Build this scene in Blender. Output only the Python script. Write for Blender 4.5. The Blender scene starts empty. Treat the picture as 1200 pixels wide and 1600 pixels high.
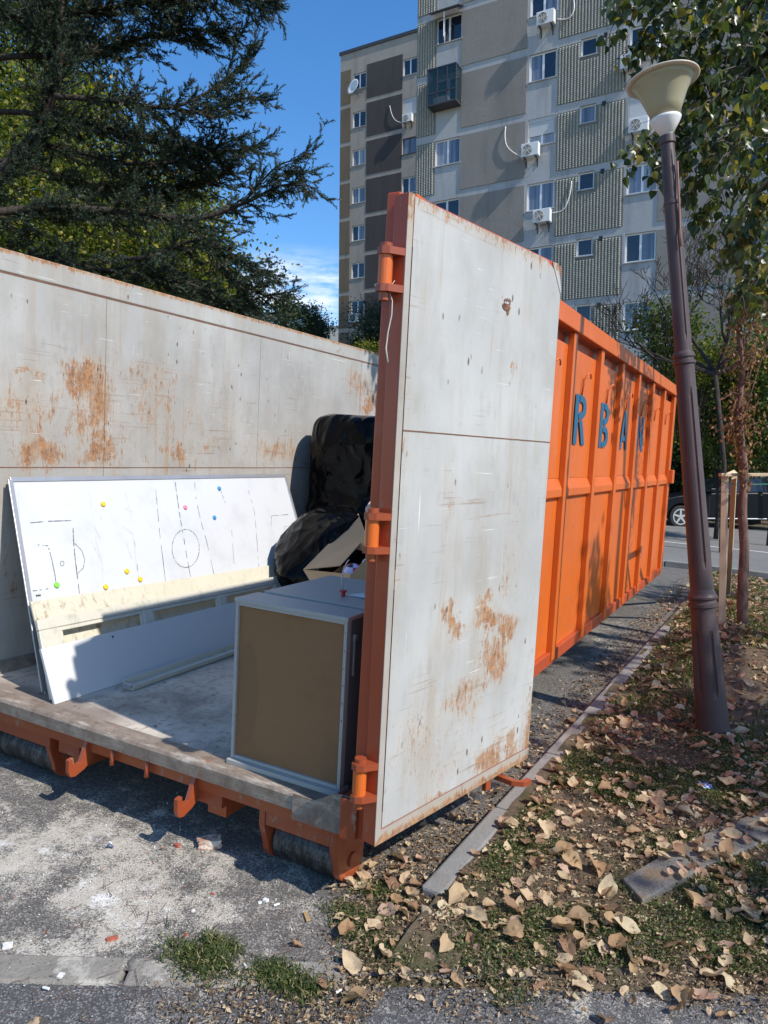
import bpy, math, random
import numpy as np
from mathutils import Vector, Matrix, noise
random.seed(7); RNG = np.random.default_rng(7)
S = bpy.context.scene
COL = S.collection
R_ = math.radians

# ------------------------------------------------------------------ camera
def axes(yaw, pitch, roll):
    cy, sy, cp, sp, cr, sr = math.cos(yaw), math.sin(yaw), math.cos(pitch), math.sin(pitch), math.cos(roll), math.sin(roll)
    f = np.array([sy*cp, cy*cp, sp]); r = np.array([cy, -sy, 0.]); u = np.cross(r, f)
    return r*cr+u*sr, -r*sr+u*cr, f
FPX = 1164.0
RW = axes(R_(-28.79), R_(-2.6), R_(.66))                 # camera axes in the world
RC = axes(-.492989, -.0861994, .0517525)                 # camera axes in the (tilted) container's own frame
CAML = np.array([1.44696, -2.30034, 1.34573])            # camera in the container's frame
M3 = np.array(RW).T @ np.array(RC)
ORG = M3 @ np.array([0, 0, .38])
CAMW = ORG + M3 @ CAML
cam_d = bpy.data.cameras.new('camera'); cam = bpy.data.objects.new('camera', cam_d); COL.objects.link(cam)
cam_d.sensor_width = 36; cam_d.lens = FPX/1600*36; cam_d.clip_end = 2000; cam_d.clip_start = .05
cm = Matrix.Identity(4)
for i in range(3):
    cm[i][0] = RW[0][i]; cm[i][1] = RW[1][i]; cm[i][2] = -RW[2][i]; cm[i][3] = CAMW[i]
cam.matrix_world = cm; S.camera = cam
S.render.resolution_x = 768; S.render.resolution_y = 1024

# ------------------------------------------------------------------ sky, sun, exposure
SUN_EL = R_(42.7); SUNX, SUNY = .9885, -.1509
w = bpy.data.worlds.new("World"); S.world = w; w.use_nodes = True
wt = w.node_tree; wt.nodes.clear()
wo = wt.nodes.new('ShaderNodeOutputWorld'); wb = wt.nodes.new('ShaderNodeBackground')
sky = wt.nodes.new('ShaderNodeTexSky'); sky.sky_type = 'NISHITA'; sky.sun_disc = False
sky.sun_elevation = SUN_EL; sky.sun_rotation = math.atan2(SUNX, SUNY)
sky.air_density = 1.0; sky.dust_density = .25; sky.ozone_density = 2.2; sky.altitude = 80
tc = wt.nodes.new('ShaderNodeTexCoord')
# thin wisps of cloud low over the horizon
mp = wt.nodes.new('ShaderNodeMapping'); mp.inputs['Scale'].default_value = (2.2, 2.2, 9)
nz = wt.nodes.new('ShaderNodeTexNoise'); nz.inputs['Scale'].default_value = 7.5; nz.inputs['Detail'].default_value = 7; nz.inputs['Roughness'].default_value = .62
cr = wt.nodes.new('ShaderNodeValToRGB'); cr.color_ramp.elements[0].position = .36; cr.color_ramp.elements[1].position = .70
cdir = RW[2]*FPX+RW[0]*(470-600)-RW[1]*(452-800); cdir = cdir/np.linalg.norm(cdir)
vs = wt.nodes.new('ShaderNodeVectorMath'); vs.operation = 'SUBTRACT'; vs.inputs[1].default_value = tuple(cdir)
vd = wt.nodes.new('ShaderNodeVectorMath'); vd.operation = 'MULTIPLY'; vd.inputs[1].default_value = (1, 1, 2.6)
vl = wt.nodes.new('ShaderNodeVectorMath'); vl.operation = 'LENGTH'
band = wt.nodes.new('ShaderNodeMapRange'); band.inputs[1].default_value = .15; band.inputs[2].default_value = .03; band.interpolation_type = 'SMOOTHSTEP'
mu = wt.nodes.new('ShaderNodeMath'); mu.operation = 'MULTIPLY'
mx = wt.nodes.new('ShaderNodeMixRGB'); mx.inputs[2].default_value = (7.8, 8.3, 9.2, 1)
L = wt.links.new
L(tc.outputs['Generated'], mp.inputs[0]); L(mp.outputs[0], nz.inputs[0]); L(nz.outputs[0], cr.inputs[0])
L(tc.outputs['Generated'], vs.inputs[0]); L(vs.outputs[0], vd.inputs[0]); L(vd.outputs[0], vl.inputs[0]); L(vl.outputs['Value'], band.inputs[0]); L(cr.outputs[0], mu.inputs[0]); L(band.outputs[0], mu.inputs[1])
hs = wt.nodes.new('ShaderNodeHueSaturation'); hs.inputs['Saturation'].default_value = 1.3; hs.inputs['Value'].default_value = 1.55; hs.inputs['Hue'].default_value = .503
L(sky.outputs[0], hs.inputs['Color']); L(hs.outputs[0], mx.inputs[1]); L(mu.outputs[0], mx.inputs[0]); L(mx.outputs[0], wb.inputs[0]); L(wb.outputs[0], wo.inputs[0])
wb.inputs[1].default_value = .12
sd = bpy.data.lights.new('sun', 'SUN'); sd.energy = 4.7; sd.angle = R_(.55); sd.color = (1, .945, .87)
so = bpy.data.objects.new('sun', sd); COL.objects.link(so)
SUND = Vector((SUNX*math.cos(SUN_EL), SUNY*math.cos(SUN_EL), math.sin(SUN_EL))).normalized()
so.rotation_euler = SUND.to_track_quat('Z', 'Y').to_euler(); so.location = (20, -5, 20)
S.view_settings.view_transform = 'Standard'; S.view_settings.look = 'None'
S.view_settings.exposure = 0.24; S.view_settings.gamma = 1; S.view_settings.use_curve_mapping = False
S.cycles.max_bounces = 6; S.cycles.transparent_max_bounces = 8

# ------------------------------------------------------------------ placing helpers
def soft(t, lim):
    return lim*math.tanh(t/lim)
def G(x, y):                                             # the lie of the land
    return -.0549*soft(x, 9) + .0165*soft(y, 16)
def wray(px, py):
    return RW[2]*FPX + RW[0]*(px-600) - RW[1]*(py-800)
def onw(px, py, axis, val):                              # pixel -> world point on a world plane
    d = wray(px, py); t = (val-CAMW[axis])/d[axis]; return CAMW + d*t
def depth(px, py, z):                                    # pixel -> world point at a distance along the view
    return CAMW + wray(px, py)/FPX*z
def ong(px, py, h=0):                                    # pixel -> world point on the ground (+h)
    g = 0.
    for _ in range(25):
        p = onw(px, py, 2, g+h); g = .5*g+.5*G(p[0], p[1])
    return p
def onc(px, py, axis, val):                              # pixel -> container-frame point
    d = RC[2]*FPX + RC[0]*(px-600) - RC[1]*(py-800); return CAML + d*((val-CAML[axis])/d[axis])
def onplane(px, py, p0, n):                              # pixel -> container-frame point on any plane
    d = RC[2]*FPX + RC[0]*(px-600) - RC[1]*(py-800); n = np.array(n, float)
    return CAML + d*(((np.array(p0)-CAML)@n)/(d@n))
TC = Matrix.Identity(4)
for i in range(3):
    for j in range(3): TC[i][j] = M3[i][j]
    TC[i][3] = ORG[i]

# ------------------------------------------------------------------ mesh helpers
class MB:
    def __init__(s): s.v = []; s.f = []
    def add(s, vs, fs):
        b = len(s.v); s.v += [tuple(map(float, v)) for v in vs]; s.f += [tuple(b+i for i in f) for f in fs]; return s
    def box(s, a, b, m=None):
        x0, y0, z0 = a; x1, y1, z1 = b
        vs = [(x0,y0,z0),(x1,y0,z0),(x1,y1,z0),(x0,y1,z0),(x0,y0,z1),(x1,y0,z1),(x1,y1,z1),(x0,y1,z1)]
        if m: vs = [m @ Vector(v) for v in vs]
        return s.add(vs, [(0,3,2,1),(4,5,6,7),(0,1,5,4),(1,2,6,5),(2,3,7,6),(3,0,4,7)])
    def prism(s, poly, fn0, fn1):                        # poly of 2D points; fn0/fn1 map them to both faces
        n = len(poly); vs = [fn0(*p) for p in poly]+[fn1(*p) for p in poly]
        return s.add(vs, [tuple(range(n))[::-1], tuple(range(n, 2*n))]+[(i, (i+1) % n, n+(i+1) % n, n+i) for i in range(n)])
    def tube(s, pts, rad, n=8, cap=True):
        pts = [Vector(p) for p in pts]
        if not isinstance(rad, (list, tuple)): rad = [rad]*len(pts)
        rings = []; up = Vector((0, 0, 1)); last = None
        for i, p in enumerate(pts):
            t = (pts[min(i+1, len(pts)-1)]-pts[max(i-1, 0)])
            if t.length < 1e-9: t = Vector((0, 0, 1))
            t.normalize()
            if last is None:
                a = t.cross(up)
                if a.length < .1: a = t.cross(Vector((1, 0, 0)))
            else:
                a = last-t*last.dot(t)
                if a.length < 1e-6: a = t.cross(up)
            a.normalize(); last = a; b = t.cross(a)
            rings.append([p+(a*math.cos(k*2*math.pi/n)+b*math.sin(k*2*math.pi/n))*rad[i] for k in range(n)])
        vs = [v for r in rings for v in r]; fs = []
        for i in range(len(pts)-1):
            for k in range(n):
                fs.append((i*n+k, i*n+(k+1) % n, (i+1)*n+(k+1) % n, (i+1)*n+k))
        if cap: fs += [tuple(range(n))[::-1], tuple((len(pts)-1)*n+k for k in range(n))]
        return s.add(vs, fs)
    def build(s, name, mat, parent=None, smooth=False, bevel=0, loc=None):
        me = bpy.data.meshes.new(name); me.from_pydata(s.v, [], s.f); me.update()
        o = bpy.data.objects.new(name, me); COL.objects.link(o)
        if mat: me.materials.append(mat)
        if parent:
            o.parent = parent
            if 'off' in parent and loc is None: o.location = [-c for c in parent['off']]
        if loc is not None: o.location = loc
        if smooth: me.polygons.foreach_set('use_smooth', [True]*len(me.polygons))
        if bevel:
            m = o.modifiers.new('bevel', 'BEVEL'); m.width = bevel; m.segments = 2; m.limit_method = 'ANGLE'; m.angle_limit = R_(40)
            if smooth is False: me.polygons.foreach_set('use_smooth', [False]*len(me.polygons))
        return o
def tag(o, label=None, cat=None, group=None, kind=None):
    for k, v in (('label', label), ('category', cat), ('group', group), ('kind', kind)):
        if v: o[k] = v
    return o
def empty(name, base, label=None, cat=None, group=None, m=None, kind=None):
    """Empty at the thing's base. With m (the container frame) children carry coordinates of that frame."""
    o = bpy.data.objects.new(name, None); COL.objects.link(o); o.empty_display_size = .1
    if m is None: o.location = base
    else: o.matrix_world = m @ Matrix.Translation(base)
    o['off'] = [float(c) for c in base]
    return tag(o, label, cat, group, kind)
def raw_mesh(name, verts, quads, mat, parent=None, attr=None, smooth=False, loc=None):
    """fast mesh from numpy: verts (N,3), quads (F,k)"""
    me = bpy.data.meshes.new(name); k = quads.shape[1]
    me.vertices.add(len(verts)); me.vertices.foreach_set('co', verts.astype(np.float32).ravel())
    me.loops.add(quads.size); me.loops.foreach_set('vertex_index', quads.astype(np.int32).ravel())
    me.polygons.add(len(quads)); me.polygons.foreach_set('loop_start', np.arange(0, quads.size, k, dtype=np.int32))
    me.update(calc_edges=True)
    if attr is not None:
        a = me.attributes.new('rnd', 'FLOAT', 'FACE'); a.data.foreach_set('value', attr.astype(np.float32))
    if smooth: me.polygons.foreach_set('use_smooth', [True]*len(me.polygons))
    me.materials.append(mat); me.validate()
    o = bpy.data.objects.new(name, me); COL.objects.link(o)
    if parent:
        o.parent = parent
        if 'off' in parent: o.location = [-c for c in parent['off']]
    if loc is not None: o.location = loc
    return o

# ------------------------------------------------------------------ material helpers
class NT:
    def __init__(s, name, rough=.6, metal=0, spec=.5):
        s.m = bpy.data.materials.new(name); s.m.use_nodes = True; s.t = s.m.node_tree
        s.b = s.t.nodes['Principled BSDF']; s.out = s.t.nodes['Material Output']
        s.b.inputs['Roughness'].default_value = rough; s.b.inputs['Metallic'].default_value = metal
        s.b.inputs['Specular IOR Level'].default_value = spec
        s.tc = s.n('ShaderNodeTexCoord'); s.P = s.tc.outputs['Object']
    def n(s, t): return s.t.nodes.new(t)
    def l(s, a, b):
        if hasattr(a, 'is_output') or hasattr(a, 'links'): s.t.links.new(a, b)
        else:
            try: b.default_value = a
            except Exception: b.default_value = (*a, 1) if len(a) == 3 else a
    def map(s, scale=(1, 1, 1), loc=(0, 0, 0), rot=(0, 0, 0), vec=None):
        n = s.n('ShaderNodeMapping'); s.l(vec or s.P, n.inputs[0]); n.inputs['Scale'].default_value = scale
        n.inputs['Location'].default_value = loc; n.inputs['Rotation'].default_value = rot; return n.outputs[0]
    def noise(s, scale, detail=5, rough=.6, vec=None, dist=0):
        n = s.n('ShaderNodeTexNoise'); n.inputs['Scale'].default_value = scale; n.inputs['Detail'].default_value = detail
        n.inputs['Roughness'].default_value = rough; n.inputs['Distortion'].default_value = dist; s.l(vec or s.P, n.inputs[0]); return n.outputs[0]
    def voro(s, scale, vec=None, out='Distance', feat='F1'):
        n = s.n('ShaderNodeTexVoronoi'); n.feature = feat; n.inputs['Scale'].default_value = scale; s.l(vec or s.P, n.inputs[0]); return n.outputs[out]
    def math(s, op, a, b=0., c=0., clamp=False):
        n = s.n('ShaderNodeMath'); n.operation = op; n.use_clamp = clamp
        s.l(a, n.inputs[0]); s.l(b, n.inputs[1]); s.l(c, n.inputs[2]); return n.outputs[0]
    def step(s, x, lo, hi):
        n = s.n('ShaderNodeMapRange'); n.interpolation_type = 'SMOOTHSTEP'; s.l(x, n.inputs[0]); n.inputs[1].default_value = lo; n.inputs[2].default_value = hi; return n.outputs[0]
    def mix(s, f, a, b, mode='MIX'):
        n = s.n('ShaderNodeMixRGB'); n.blend_type = mode
        s.l(f, n.inputs[0])
        for q, i in ((a, 1), (b, 2)):
            if isinstance(q, tuple): n.inputs[i].default_value = (*q[:3], 1)
            else: s.l(q, n.inputs[i])
        return n.outputs[0]
    def ramp(s, f, stops):
        n = s.n('ShaderNodeValToRGB'); s.l(f, n.inputs[0]); e = n.color_ramp.elements
        while len(e) < len(stops): e.new(.5)
        for i, (p, c) in enumerate(stops): e[i].position = p; e[i].color = (*c, 1) if len(c) == 3 else c
        return n.outputs[0]
    def blob(s, c, r, soft_=.0, vec=None):               # 1 at the centre, 0 outside an ellipsoid
        v = s.n('ShaderNodeVectorMath'); v.operation = 'SUBTRACT'; s.l(vec or s.P, v.inputs[0]); v.inputs[1].default_value = c
        d = s.n('ShaderNodeVectorMath'); d.operation = 'DIVIDE'; s.l(v.outputs[0], d.inputs[0]); d.inputs[1].default_value = r
        q = s.n('ShaderNodeVectorMath'); q.operation = 'LENGTH'; s.l(d.outputs[0], q.inputs[0])
        return s.step(q.outputs['Value'], 1.0, soft_)
    def sep(s, vec=None):
        n = s.n('ShaderNodeSeparateXYZ'); s.l(vec or s.P, n.inputs[0]); return n.outputs
    def attr(s, name='rnd'):
        n = s.n('ShaderNodeAttribute'); n.attribute_name = name; return n.outputs['Fac']
    def col(s, c): 
        if isinstance(c, tuple): s.b.inputs['Base Color'].default_value = (*c[:3], 1)
        else: s.l(c, s.b.inputs['Base Color'])
    def rough(s, r): s.l(r, s.b.inputs['Roughness'])
    def bump(s, h, strength=.3, dist=.01):
        n = s.n('ShaderNodeBump'); n.inputs['Strength'].default_value = strength; n.inputs['Distance'].default_value = dist
        s.l(h, n.inputs['Height']); s.l(n.outputs[0], s.b.inputs['Normal'])
    def trans(s, colr, amount=.4):                       # leaves let light through
        t = s.n('ShaderNodeBsdfTranslucent'); m = s.n('ShaderNodeMixShader'); m.inputs[0].default_value = amount
        if isinstance(colr, tuple): t.inputs[0].default_value = (*colr[:3], 1)
        else: s.l(colr, t.inputs[0])
        s.l(s.b.outputs[0], m.inputs[1]); s.l(t.outputs[0], m.inputs[2]); s.t.links.new(m.outputs[0], s.out.inputs[0])
def plain(name, c, rough=.6, metal=0, var=.12, scale=6, bump=0):
    k = NT(name, rough, metal); n = k.noise(scale, 6, .65)
    k.col(k.mix(n, tuple(x*(1-var*2) for x in c), tuple(min(1, x*(1+var*2)) for x in c)))
    if bump: k.bump(k.noise(scale*6, 5), bump, .004)
    return k.m

RUST_A, RUST_B, RUST_C = (.16, .055, .02), (.36, .15, .05), (.27, .19, .13)
def grey_rust(name, base=(.47, .485, .485), patches=(), stretch=(1, 1, .28), edge=None, brown=0., amount=1., streak_axis=2):
    """worn grey paint over rusting steel: streaky rust where the patches are, chips, scuffs, scratches"""
    k = NT(name, .52, 0, .4)
    sv = k.map(stretch)
    big = k.noise(1.6, 5, .6); fine = k.noise(26, 9, .72, sv); mid = k.noise(7, 7, .65, sv)
    col = k.mix(k.step(big, .3, .75), tuple(c*.88 for c in base), tuple(min(1, c*1.1) for c in base))
    dirt = k.step(k.noise(5.5, 8, .7, k.map((1, 1, .12))), .46, .72)
    col = k.mix(k.math('MULTIPLY', dirt, .55+brown), col, (.33, .27, .2))
    run = k.step(k.noise(13, 4, .6, k.map((1, 1, .035), (3, 1, 0))), .61, .70)     # thin run-off stains down the paint
    col = k.mix(k.math('MULTIPLY', run, .65), col, (.36, .26, .16))
    spots = k.math('MULTIPLY', k.step(k.voro(17, k.map((1, 1, .45))), .34, .2), k.step(k.noise(2.1, 3), .4, .6))
    blot = k.step(k.noise(3.4, 6, .7, k.map((1, 1, .6), (7, 7, 7))), .42, .7); col = k.mix(k.math('MULTIPLY', blot, .45), col, tuple(c*.68 for c in (base[0]*1.06, base[1], base[2]*.92)))
    col = k.mix(k.math('MULTIPLY', spots, .22), col, tuple(c*.6 for c in base))
    # rust amount
    p = None
    wn = k.n('ShaderNodeTexNoise'); wn.inputs['Scale'].default_value = 3.2; wn.inputs['Detail'].default_value = 6; wn.inputs['Roughness'].default_value = .7; k.l(k.P, wn.inputs[0])
    wm = k.n('ShaderNodeVectorMath'); wm.operation = 'MULTIPLY_ADD'; k.l(wn.outputs['Color'], wm.inputs[0]); wm.inputs[1].default_value = (.5, .5, .5); k.l(k.P, wm.inputs[2])
    ws = k.n('ShaderNodeVectorMath'); ws.operation = 'SUBTRACT'; k.l(wm.outputs[0], ws.inputs[0]); ws.inputs[1].default_value = (.25, .25, .25); WV = ws.outputs[0]
    for c, r, a in patches:
        b = k.math('MULTIPLY', k.blob(c, r, vec=WV), a); p = b if p is None else k.math('MAXIMUM', p, b)
    if edge is not None:
        p = edge(k) if p is None else k.math('MAXIMUM', p, edge(k))
    if p is None: p = 0.
    speck = k.noise(85, 6, .82, sv)
    lvl = k.math('ADD', k.math('ADD', k.math('MULTIPLY', fine, .38), k.math('MULTIPLY', mid, .18)), k.math('MULTIPLY', speck, .44))
    lvl = k.math('ADD', lvl, k.math('MULTIPLY', p, .175)); zone = k.math('MULTIPLY', k.step(p, .05, .8), k.step(k.noise(4, 7, .75, sv), .35, .62)); col = k.mix(k.math('MULTIPLY', zone, .38), col, (.40, .31, .21))
    halo = k.step(lvl, .545, .70); rust = k.math('MULTIPLY', k.step(lvl, .60, .65), k.math('ADD', .45, k.math('MULTIPLY', k.step(k.noise(16, 7, .8, sv), .38, .58), .55)))
    gou = k.math('MULTIPLY', k.step(k.noise(1., 4, .6, k.map((2.2, 2.2, 70), (1, 1, 1), (R_(3), 0, 0))), .60, .66), k.step(k.math('ADD', k.noise(2.2, 4, .6), k.math('MULTIPLY', p, .3)), .50, .66)); col = k.mix(k.math('MULTIPLY', gou, .55), col, (.24, .15, .09))
    col = k.mix(k.math('MULTIPLY', halo, .5*amount), col, k.mix(mid, (.36, .24, .13), (.46, .36, .24)))
    rc = k.mix(k.step(k.noise(38, 6, .75), .35, .65), RUST_A, k.mix(mid, RUST_B, (.47, .23, .08)))
    col = k.mix(k.math('MULTIPLY', rust, .88*amount), col, rc)
    # scratches in three directions
    for rot, sc, off in (((R_(35), R_(20), 0), (3, 3, 95), 1.), ((R_(-25), R_(-40), 0), (95, 95, 2.4), 5.), ((R_(72), R_(10), 0), (4, 4, 120), 9.)):
        n = k.noise(1., 3, .5, k.map(sc, (off, off, off), rot)); g = k.noise(2.3, 2, .5, k.map((1, 1, 1), (off*3, 0, off)))
        scr = k.math('MULTIPLY', k.step(n, .70, .735), k.step(g, .50, .62))
        col = k.mix(k.math('MULTIPLY', scr, .75), col, (.74, .74, .72))
    fl = k.math('MULTIPLY', k.step(k.noise(95, 5, .8, k.map((1, 1, .45), (4, 4, 4))), .60, .66), k.step(k.math('ADD', k.noise(1.9, 5, .65, k.map(loc=(9, 2, 1))), k.math('MULTIPLY', p, .35)), .46, .64)); col = k.mix(k.math('MULTIPLY', fl, .7), col, (.17, .10, .06))
    chips = k.math('MULTIPLY', k.step(k.voro(22, k.map((1, 1, .4), (2, 2, 2))), .17, .1), k.step(k.noise(3.3, 4), .5, .62))
    col = k.mix(k.math('MULTIPLY', chips, .9), col, (.1, .05, .03))
    k.col(col); k.rough(k.math('ADD', k.math('MULTIPLY', halo, .3), .5))
    k.bump(k.math('ADD', k.math('MULTIPLY', k.noise(1.9, 2, .4), 2.2), k.math('MULTIPLY', lvl, .25)), .5, .02)
    return k.m
def orange(name, base=(.74, .165, .022), worn=.3, dark=0.):
    k = NT(name, .42, 0, .5)
    n = k.noise(2.2, 6, .6)
    col = k.mix(n, tuple(c*.8 for c in base), tuple(min(1, c*1.12) for c in base))
    lvl = k.noise(19, 9, .74, k.map((1, 1, .4)))
    grime = k.step(k.noise(3.1, 7, .7, k.map((1, 1, .3), (4, 0, 0))), .5, .8)
    col = k.mix(k.math('MULTIPLY', grime, .35+dark), col, (.2, .07, .03))
    ch = k.step(lvl, .66-worn*.1, .70-worn*.1)
    col = k.mix(k.math('MULTIPLY', ch, .8), col, k.mix(k.noise(40, 4), (.13, .05, .03), (.4, .3, .22)))
    dust = k.step(k.noise(9, 6, .7), .6, .8); col = k.mix(k.math('MULTIPLY', dust, .18), col, (.6, .45, .36))
    k.col(col); k.rough(k.math('ADD', .34, k.math('MULTIPLY', grime, .3))); k.bump(k.math('ADD', k.noise(1.4, 2), k.math('MULTIPLY', lvl, .12)), .35, .02)
    return k.m
M = {}
# ================================================================== the ground
def asphalt(name, base, dust=(), fine=(.44, .395, .32), dustamt=1., speck=.5):
    k = NT(name, .9, 0, .25)
    ag = k.voro(170, out='Color'); agd = k.voro(170); sp = k.sep(ag)[0]
    n = k.noise(1.3, 6, .65); n2 = k.noise(60, 6, .7)
    col = k.mix(n, tuple(c*.72 for c in base), tuple(c*1.3 for c in base))
    col = k.mix(k.math('MULTIPLY', k.step(sp, .62, .95), speck), col, tuple(min(1, c*3.4) for c in base))
    col = k.mix(k.math('MULTIPLY', k.step(n2, .5, .3), .6), col, tuple(c*.4 for c in base))
    p = None
    for c, r, a in dust:
        b = k.math('MULTIPLY', k.blob(c, r), a); p = b if p is None else k.math('MAXIMUM', p, b)
    if p is not None:
        lv = k.math('ADD', k.math('MULTIPLY', k.noise(5.5, 9, .8), .62), k.math('MULTIPLY', k.noise(120, 3, .8), .38))
        lv = k.math('ADD', lv, k.math('MULTIPLY', p, .17))
        col = k.mix(k.math('MULTIPLY', k.step(lv, .545, .64), .85*dustamt), col, k.mix(k.noise(5, 3), fine, (.60, .55, .46)))
        wh = k.step(k.math('ADD', k.noise(13, 9, .8), k.math('MULTIPLY', p, .14)), .62, .74)
        col = k.mix(k.math('MULTIPLY', wh, k.math('MULTIPLY', p, .95)), col, (.72, .70, .66))
    k.col(col); k.bump(k.math('ADD', agd, k.math('MULTIPLY', n2, 1.2)), .55, .006)
    return k.m
def pw(px, py):
    q = ong(px, py); return (float(q[0]), float(q[1]), float(q[2]))
M['driveway'] = asphalt('driveway_asphalt', (.112, .103, .092), [(pw(200, 1350), (1.6, .9, 9), .5), 
    (pw(190, 1400), (.62, .42, 9), 1.), (pw(60, 1330), (.55, .5, 9), .8), (pw(330, 1420), (.3, .22, 9), .75), (pw(160, 1300), (.5, .25, 9), .7),
    (pw(250, 1270), (.12, .1, 9), .8), (pw(80, 1500), (.4, .3, 9), .8), (pw(950, 1000), (.5, 1.5, 9), .35), (pw(480, 1450), (.2, .16, 9), .3)])
M['street'] = asphalt('street_asphalt', (.17, .165, .155), speck=.2)
M['lane'] = asphalt('lane_asphalt', (.085, .082, .08), [(pw(300, 1590), (1.4, .25, 9), .2), (pw(1000, 1560), (.5, .3, 9), .12)], speck=.6)
k = NT('dry_soil', .95, 0, .1)
c = k.mix(k.noise(3, 8, .7), (.075, .058, .04), (.19, .145, .098)); c = k.mix(k.step(k.noise(60, 6, .8), .5, .64), c, (.24, .18, .12))
c = k.mix(k.math('MULTIPLY', k.step(k.noise(2.2, 5, .6, k.map(loc=(5, 5, 0))), .48, .6), .6), c, (.055, .07, .025))
k.col(c); k.bump(k.noise(45, 8, .75), .9, .02); M['soil'] = k.m
k = NT('old_concrete', .88, 0, .25)
c = k.mix(k.noise(7, 8, .7), (.16, .155, .145), (.33, .32, .295)); c = k.mix(k.step(k.noise(55, 6, .75), .58, .7), c, (.14, .12, .1))
c = k.mix(k.math('MULTIPLY', k.step(k.noise(2.5, 5), .5, .65), .5), c, (.20, .16, .12))
k.col(c); k.bump(k.noise(38, 8, .75), .6, .012); M['concrete'] = k.m
k = NT('weathered_slab', .92, 0, .2); n_ = k.noise(9, 8, .75); c = k.mix(n_, (.12, .112, .10), (.28, .265, .24)); c = k.mix(k.step(k.noise(70, 6, .75), .52, .66), c, (.06, .05, .04)); c = k.mix(k.step(k.noise(4, 6, .75, k.map(loc=(8, 2, 0))), .5, .62), c, (.20, .15, .10)); k.col(c); k.bump(k.noise(30, 8, .75), .9, .02); M['slabc'] = k.m
k = NT('dusty_concrete', .92, 0, .2); n_ = k.noise(6, 8, .72); c = k.mix(n_, (.16, .145, .125), (.42, .385, .325)); c = k.mix(k.step(k.noise(60, 6, .75), .55, .68), c, (.10, .09, .08)); c = k.mix(k.step(k.noise(3.4, 6, .7, k.map(loc=(3, 3, 0))), .52, .62), c, (.52, .48, .41)); k.col(c); k.bump(k.noise(30, 8, .75), .8, .02); M['concrete_dusty'] = k.m

def sheet(name, xs, ys, hf, mat, kind='structure'):
    X, Y = np.meshgrid(xs, ys, indexing='ij'); V = np.zeros((X.size, 3)); V[:, 0] = X.ravel(); V[:, 1] = Y.ravel()
    V[:, 2] = [G(a, b)+hf(a, b) for a, b in zip(V[:, 0], V[:, 1])]
    n, m = len(xs), len(ys); i = np.arange(n-1)[:, None]*m+np.arange(m-1)[None, :]
    Q = np.stack([i, i+m, i+m+1, i+1], -1).reshape(-1, 4)
    return tag(raw_mesh(name, V, Q, mat, smooth=True), kind=kind)
far = lambda lo, a, b, hi, st: np.unique(np.round(np.concatenate([np.linspace(lo, a, 14)*1., np.arange(a, b+.01, st), np.linspace(b, hi, 14)]), 3))
sheet('ground', far(-420, -16, 16, 420, .8), far(-200, -8, 36, 900, .8), lambda x, y: -.03, M['soil'])
# asphalt drive under and beside the container, up to the street
def skin(name, poly, h, mat, st=.5, kind='structure'):
    """a thin sheet over a convex quadrilateral given as four (x, y), following the ground"""
    a, b, c_, d = [np.array(p, float) for p in poly]
    n = max(2, int(max(np.linalg.norm(b-a), np.linalg.norm(c_-d))/st)); m = max(2, int(max(np.linalg.norm(d-a), np.linalg.norm(c_-b))/st))
    V = []
    for i in range(n+1):
        for j in range(m+1):
            u, v = i/n, j/m; p = a*(1-u)*(1-v)+b*u*(1-v)+c_*u*v+d*(1-u)*v
            V.append((p[0], p[1], G(*p)+h))
    i = np.arange(n)[:, None]*(m+1)+np.arange(m)[None, :]
    Q = np.stack([i, i+m+1, i+m+2, i+1], -1).reshape(-1, 4)
    return tag(raw_mesh(name, np.array(V), Q, mat, smooth=True), kind=kind)
KD = np.array([.857, .515]); KN = np.array([-.515, .857])       # direction of the flush concrete kerb in front, and its normal
K0 = np.array(pw(0, 1512)[:2])
def kp(s, t): return tuple(K0+KD*s+KN*t)
skin('driveway', [kp(-9, .0), kp(1.9, .0), (1.2, 12.5), (-12, 12.5)], 0., M['driveway'])
skin('lane', [kp(-9, -7), kp(9, -7), kp(9, -.04), kp(-9, -.04)], -.004, M['lane'])

A0, A1 = np.array(pw(1040, 884)[:2]), np.array(pw(1200, 903)[:2]); SD = (A1-A0)/np.linalg.norm(A1-A0); SN = np.array([-SD[1], SD[0]])
if SN[1] < 0: SN = -SN
def stp(s, t): return tuple(A0+SD*s+SN*t)
skin('street', [stp(-30, 0), stp(40, 0), stp(40, 13), stp(-30, 13)], .004, M['street'], 1.)
k = NT('road_paint', .8); k.col(k.mix(k.step(k.noise(9, 6, .7), .5, .66), (.62, .62, .6), (.3, .3, .29))); M['paint'] = k.m
L0, L1 = np.array(pw(1041, 847)[:2]), np.array(pw(1200, 864)[:2]); LD = (L1-L0)/np.linalg.norm(L1-L0); LN = np.array([-LD[1], LD[0]])
skin('road_line', [tuple(L0-LD*14-LN*.06), tuple(L0+LD*16-LN*.06), tuple(L0+LD*16+LN*.06), tuple(L0-LD*14+LN*.06)], .009, M['paint'], 1.)
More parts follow.
